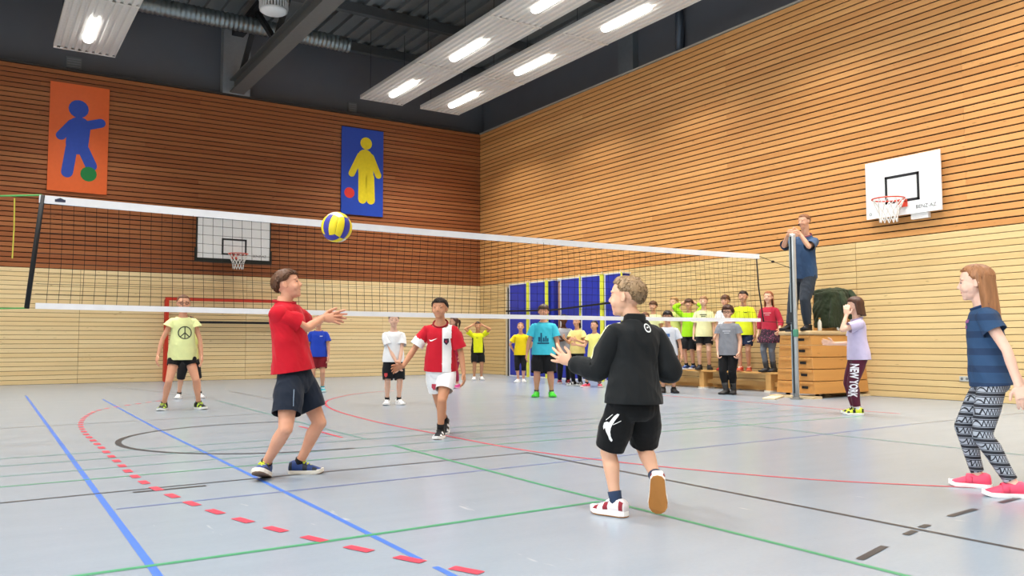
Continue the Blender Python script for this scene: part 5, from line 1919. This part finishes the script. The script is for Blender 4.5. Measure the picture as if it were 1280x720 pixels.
# ------------------------------------------------------------------ by the bench
BZ = 0.37
person('boy in light grey shirt with blue print and black shoes before the bench', (10.857, 11.483, 0), 1.50, -8, '#d3a084', hair=('mop', '#1e1613'), glasses=True,
       arms={'L': dict(u=(0.28, -0.05, -0.95), f=(0.12, -0.15, -0.95))}, feet={'R': (-0.10, 0, 0, -10, 0), 'L': (0.09, -0.02, 0, 22, 0)},
       top=dict(kind='tee', col='#c6cbd4', loose=1.9, hem=-0.12, sleeve=0.7, prints=[(*block, 0.58, 0.0, '#4d6fa8', 'shirt_print', 'front', None)]), bottom=dict(kind='shorts', col='#111216', length=0.98, loose=2.3), shoes=dict(col='#17181a', sole='#202224', laces='#333333'), socks=dict(col='#17181a', len=0.14))
person('child with brown hair peeking out above the black tracksuit shoulder', (11.86, 13.22, 0), 1.55, -10, '#ddb094', hair=('short', '#6a4630'), top=dict(kind='tee', col='#e8e8e0', loose=1.6), bottom=dict(kind='shorts', col='#20242c', length=0.9, loose=2.0), shoes=dict(col='#303338', sole='#d8d8d8'))
person('brown-haired boy in pale lime shirt on the bench, leftmost in its row', (12.62, 13.80, BZ), 1.46, -20, '#d9a98c', hair=('mop', '#5a3c28'), top=dict(kind='tee', col='#dfe6b0', loose=1.6), bottom=dict(kind='shorts', col='#20242c', length=0.9, loose=2.0), shoes=dict(col='#e8e8e8', sole='#ffffff'))
person('blond boy in yellow-green shirt on the bench, left of raised arms', (12.62, 13.14, BZ), 1.52, -35, '#e3b899', hair=('short', '#b08a58'), top=dict(kind='tee', col='#d3d97e', loose=1.7, prints=[(*lines3, 0.66, 0.0, '#5a6a40', 'shirt_print', 'front', None)]), bottom=dict(kind='shorts', col='#1a1c20', length=0.9, loose=2.0), shoes=dict(col='#4a6ab0', sole='#d8dce8', laces='#c8d4f0'), socks=dict(col='#1a1c20', len=0.2))
person('boy in neon green shirt on the bench with both hands on head', (12.62, 12.70, BZ), 1.46, -12, '#d4a184', hair=('mop', '#4e3222'),
       arms={'R': dict(target=(-0.12, 0.05, 1.40), pole=(-1, -0.1, 0.5), h=(0.8, 0.3, 0.3), thumb=(0, 0, -1)), 'L': dict(target=(0.12, 0.05, 1.40), pole=(1, -0.1, 0.5), h=(-0.8, 0.3, 0.3), thumb=(0, 0, -1))},
       feet={'R': (-0.07, 0, 0, -45, 0), 'L': (0.07, 0, 0, -25, 0)},
       top=dict(kind='long', col='#9fdc1c', loose=1.4, sleeve=1.7), bottom=dict(kind='shorts', col='#111318', length=0.92, loose=2.0), shoes=dict(col='#23407a', sole='#e0e4ec', accent='#101a30', laces='#9fb8e8'), socks=dict(col='#16181c', len=0.2))
person('fair boy in cream shirt with dark chest print, standing on the bench', (12.62, 12.28, BZ), 1.50, -8, '#e4b99e', hair=('short', '#a5805a'),
       feet={'R': (-0.10, 0, 0, -22, 0), 'L': (0.09, 0, 0, 10, 0)}, hand_curl=0.7,
       top=dict(kind='tee', col='#e6e6b0', loose=2.0, hem=-0.14, sleeve=0.75, prints=[(*lines3, 0.72, 0.0, '#4a5048', 'shirt_print', 'front', None)]), bottom=dict(kind='shorts', col='#101114', length=0.62, loose=2.0), shoes=dict(col='#17181b', sole='#2a2c30', laces='#55585c'), socks=dict(col='#17181b', len=0.12))
person('brown-haired boy in white shirt and red shoes behind the girl with glasses', (12.66, 11.72, BZ), 1.49, -20, '#d9a88c', hair=('mop', '#5e3e2a'), top=dict(kind='tee', col='#eef0f2', loose=1.7), bottom=dict(kind='shorts', col='#20242c', length=0.9, loose=2.0), shoes=dict(col='#d42a24', sole='#b81f1c', laces='#f0b0a8'), socks=dict(col='#f0f0f0', len=0.25))
person('tall boy in neon yellow shirt and navy shorts on the bench', (12.62, 11.22, BZ), 1.55, -14, '#d2a083', hair=('short', '#2e2019'),
       feet={'R': (-0.08, 0, 0, -18, 0), 'L': (0.08, 0, 0, -5, 0)},
       top=dict(kind='tee', col='#dcec2c', loose=1.9, hem=-0.14, sleeve=0.75, prints=[(*small, 0.72, 0.04, '#5a6420', 'chest_mark', 'front', None)]), bottom=dict(kind='shorts', col='#1b2744', length=0.72, loose=2.0, prints=lambda c: [(*swoosh, c['HP']['L'].lerp(c['KN']['L'], 0.5)+Vector((0.02, 0, 0)), Vector((1, 0, 0)), Vector((0, 0, 1)), Vector((0, -1, 0)), '#e8eaf0', 'side_mark')]), shoes=dict(col='#c8482c', sole='#d88060', accent='#7a2418', laces='#f0d0c0'))
person('girl in red top, dotted skirt and grey leggings at the bench end', (12.62, 10.60, BZ), 1.51, -22, '#e3b69c', hair=('long', '#9a6040', {'len': 1.1}), girth=0.95,
       arms={'L': dict(u=(0.28, -0.1, -0.9), f=(-0.1, -0.55, -0.45), curl=0.6)}, feet={'R': (-0.07, -0.03, 0, -50, 0), 'L': (0.06, 0.0, 0, -30, 0)},
       top=dict(kind='long', col='#b52a40', hem=-0.10, loose=1.1, sleeve=1.55, prints=[(*lines3, 0.66, 0.0, '#d88a90', 'chest_print', 'front', None)]), bottom=dict(kind='leggings', col='#6d7480', length=1.95, loose=0.6, name='leggings'), shoes=dict(col='#3a3a3c', sole='#2a2a2c', boot=True))
sk_c = [o for o in bpy.data.objects if o.name.startswith('person') and o.parent is None and 'dotted skirt' in o.get('label', '')][0]
def dotted_material():
    m, nt, b = new_mat('dotted_cloth')
    v = nt.nodes.new('ShaderNodeTexVoronoi')
    v.inputs['Scale'].default_value = 34
    tc = nt.nodes.new('ShaderNodeTexCoord')
    nt.links.new(tc.outputs['Object'], v.inputs['Vector'])
    d = math_n(nt, 'LESS_THAN', v.outputs['Distance'], 0.25)
    nt.links.new(mix_rgb(nt, d, lin('#2d1526'), lin('#a04a6c')), b.inputs['Base Color'])
    b.inputs['Roughness'].default_value = 0.9
    return m
hh = 1.51
skm = MB()
N = 40
for j, (zz, a, b_) in enumerate(((0.575, 0.088, 0.068), (0.53, 0.103, 0.082), (0.47, 0.122, 0.10), (0.435, 0.128, 0.108), (0.432, 0.145, 0.122), (0.365, 0.150, 0.128))):
    for k in range(N):
        an = 2*PI*k/N
        q = 1+0.06*math.sin(an*10+j)*(j/5)
        skm.v.append((a*hh*q*math.cos(an), b_*hh*q*math.sin(an), zz*hh))
for j in range(5):
    for k in range(N):
        skm.f.append((j*N+k, j*N+(k+1) % N, (j+1)*N+(k+1) % N, (j+1)*N+k))
sko = skm.build('skirt', dotted_material(), sk_c, True)
sko.rotation_euler = (0, 0, math.radians(-22))
person('girl in grey shirt with curly brown hair and glasses, black trousers', (11.408, 10.508, 0), 1.57, -16, '#e2b49a', girth=1.10, hair=('curly', '#4b3023'), glasses=True,
       arms={'L': dict(u=(0.20, -0.05, -1), f=(-0.12, -0.3, -0.9), curl=0.9), 'R': dict(u=(-0.16, -0.05, -1), f=(0.02, -0.25, -0.95), curl=0.9)}, feet={'R': (-0.06, -0.02, 0, -40, 0), 'L': (0.07, 0.0, 0, -12, 0)},
       top=dict(kind='tee', col='#83868e', loose=1.4, hem=-0.16, sleeve=0.5, prints=[(*lines3, 0.62, 0.0, '#b8bbc4', 'shirt_print', 'front', None)]), bottom=dict(kind='trousers', col='#0f1013', length=1.90, loose=0.8), shoes=dict(col='#3b3a3a', sole='#2b2b2b', boot=True))

# ------------------------------------------------------------------ teacher on the box, girl by the box
person('man in blue shirt and grey trousers leaning on the post atop vaulting box', (11.77, 9.24, BOX_TOP), 1.96, -34, '#dba98c', hair=('crop', '#7a5238', {'quiff': 0.03}),
       hip=(0.09, 0.10, 0.985), neck=(0.12, -0.06, 1.635), head=dict(yaw=-42, pitch=-6, pos=(0.105, -0.12, 1.845)), head_s=0.25,
       feet={'R': (-0.16, 0.24, 0, -50, 0), 'L': (0.125, 0.0, 0, -22, 0)},
       arms={'R': dict(target=(-0.15, -0.40, 1.60), pole=(-0.9, 0.1, -1), h=(0.75, -0.5, 0.0), thumb=(0, -0.2, 1), curl=0.4), 'L': dict(target=(0.02, -0.38, 1.625), pole=(0.8, 0.1, -1), h=(-0.75, -0.5, 0.0), thumb=(0, -0.2, 1), curl=0.4)},
       top=dict(kind='tee', col='#3d5678', loose=1.3, hem=-0.10, sleeve=0.95, collar=('round', '#8a4a5a'), amp=0.008), bottom=dict(kind='trousers', col='#343b45', length=1.94, loose=1.7, amp=0.008, name='trousers'), shoes=dict(col='#16171a', sole='#1e2022', laces='#303236'))
wh = [o for o in bpy.data.objects if o.name.startswith('person') and o.parent is None and 'leaning on the post' in o.get('label', '')][0]

ny_me = text_mesh('NEW YORK', 0.1, bold=0.004)
for v in ny_me.vertices:
    v.co = Vector((v.co.x*0.80, v.co.y*1.30, 0))
ny = mesh2d(ny_me, 0.02)
person('girl in lavender shirt and burgundy NEW YORK trousers, hand at her mouth', (9.575, 6.66, 0), 1.50, -72, '#e6bda4', hair=('bob', '#4c3022', {'len': 0.62, 'from': 74}),
       hip=(0.03, 0, 0.75), neck=(0.02, 0, 1.235), head=dict(yaw=-78, pitch=0),
       arms={'L': dict(target=(-0.10, -0.13, 1.27), pole=(-0.3, -0.5, -1), h=(0.05, 0.1, 1), thumb=(1, 0, 0.2), curl=0.3), 'R': dict(u=(-0.1, 0.05, -1), f=(-1, -0.1, 0.0), h=(-1, 0, 0.15), thumb=(0, 0, 1), curl=0.2)},
       feet={'R': (-0.03, 0.10, 0, -92, 0), 'L': (0.0, -0.09, 0, -78, 0)},
       top=dict(kind='tee', col='#c3b9d6', loose=1.6, hem=-0.10, sleeve=0.62, collar=('round', '#b4a9c8')),
       bottom=dict(kind='trousers', col='#531c30', length=1.88, loose=1.3,
                   prints=lambda c: [(*ny, c['HP']['L'].lerp(c['KN']['L'], 0.88)+Vector((0.0, 0, 0)), (c['AN']['L']-c['HP']['L']).normalized(), Vector((1, 0, 0)), Vector((0.05, -1, 0)), '#eceaf0', 'lettering')]),
       shoes=dict(col='#d6e43c', sole='#f2f4ee', accent='#16181a', laces='#16181a'), socks=dict(col='#e8e8e8', len=0.10))

# whistle held at the mouth
MB().box((0.01, -0.255, 1.765), (0.035, -0.215, 1.79)).build('whistle', m_black, wh)

# dark green jacket draped over the crate
jk = empty('jacket', 'dark green jacket draped over the wooden crate', 'jacket', (12.62, 9.22, BOX_TOP), math.radians(0))
jm = MB()
jm.tube([(-0.30, 0, 0.66), (0.0, -0.02, 0.70), (0.24, 0, 0.67)], [(0.22, 0.05), (0.24, 0.06), (0.22, 0.05)], 16, (0, 1, 0))
jm.tube([(-0.20, -0.235, 0.66), (-0.22, -0.26, 0.40), (-0.24, -0.25, 0.06)], [(0.14, 0.04), (0.17, 0.05), (0.19, 0.045)], 14, (1, 0, 0))
jm.tube([(-0.02, -0.235, 0.66), (-0.02, -0.26, 0.50), (-0.02, -0.25, 0.34)], [(0.13, 0.04), (0.13, 0.05), (0.12, 0.04)], 14, (1, 0, 0))
jm.tube([(-0.32, -0.05, 0.66), (-0.34, -0.06, 0.4), (-0.34, -0.06, 0.06)], [(0.17, 0.045), (0.20, 0.05), (0.19, 0.04)], 14, (0, 1, 0))
jb = remesh(jm, 0.014, 5)
wrinkle(jb, 0.020, 2.2, (7, 7, 4), 0.7)
link('jacket_body', jb, fabric('#2d3622'), jk)
for pts, rr in ((((0.18, -0.20, 0.68), (0.20, -0.28, 0.58), (0.18, -0.28, 0.36), (0.14, -0.275, 0.20)), (0.07, 0.065, 0.055, 0.045)), (((-0.12, -0.25, 0.66), (-0.13, -0.32, 0.5), (-0.10, -0.32, 0.3)), (0.06, 0.06, 0.045))):
    sm = MB().tube(pts, rr, 14)
    s_ = remesh(sm, 0.012, 4)
    wrinkle(s_, 0.014, 5.1, (9, 9, 9), 0.8)
    link('sleeve', s_, fabric('#3a4430'), jk)

bpy.data.scenes.remove(WORK)
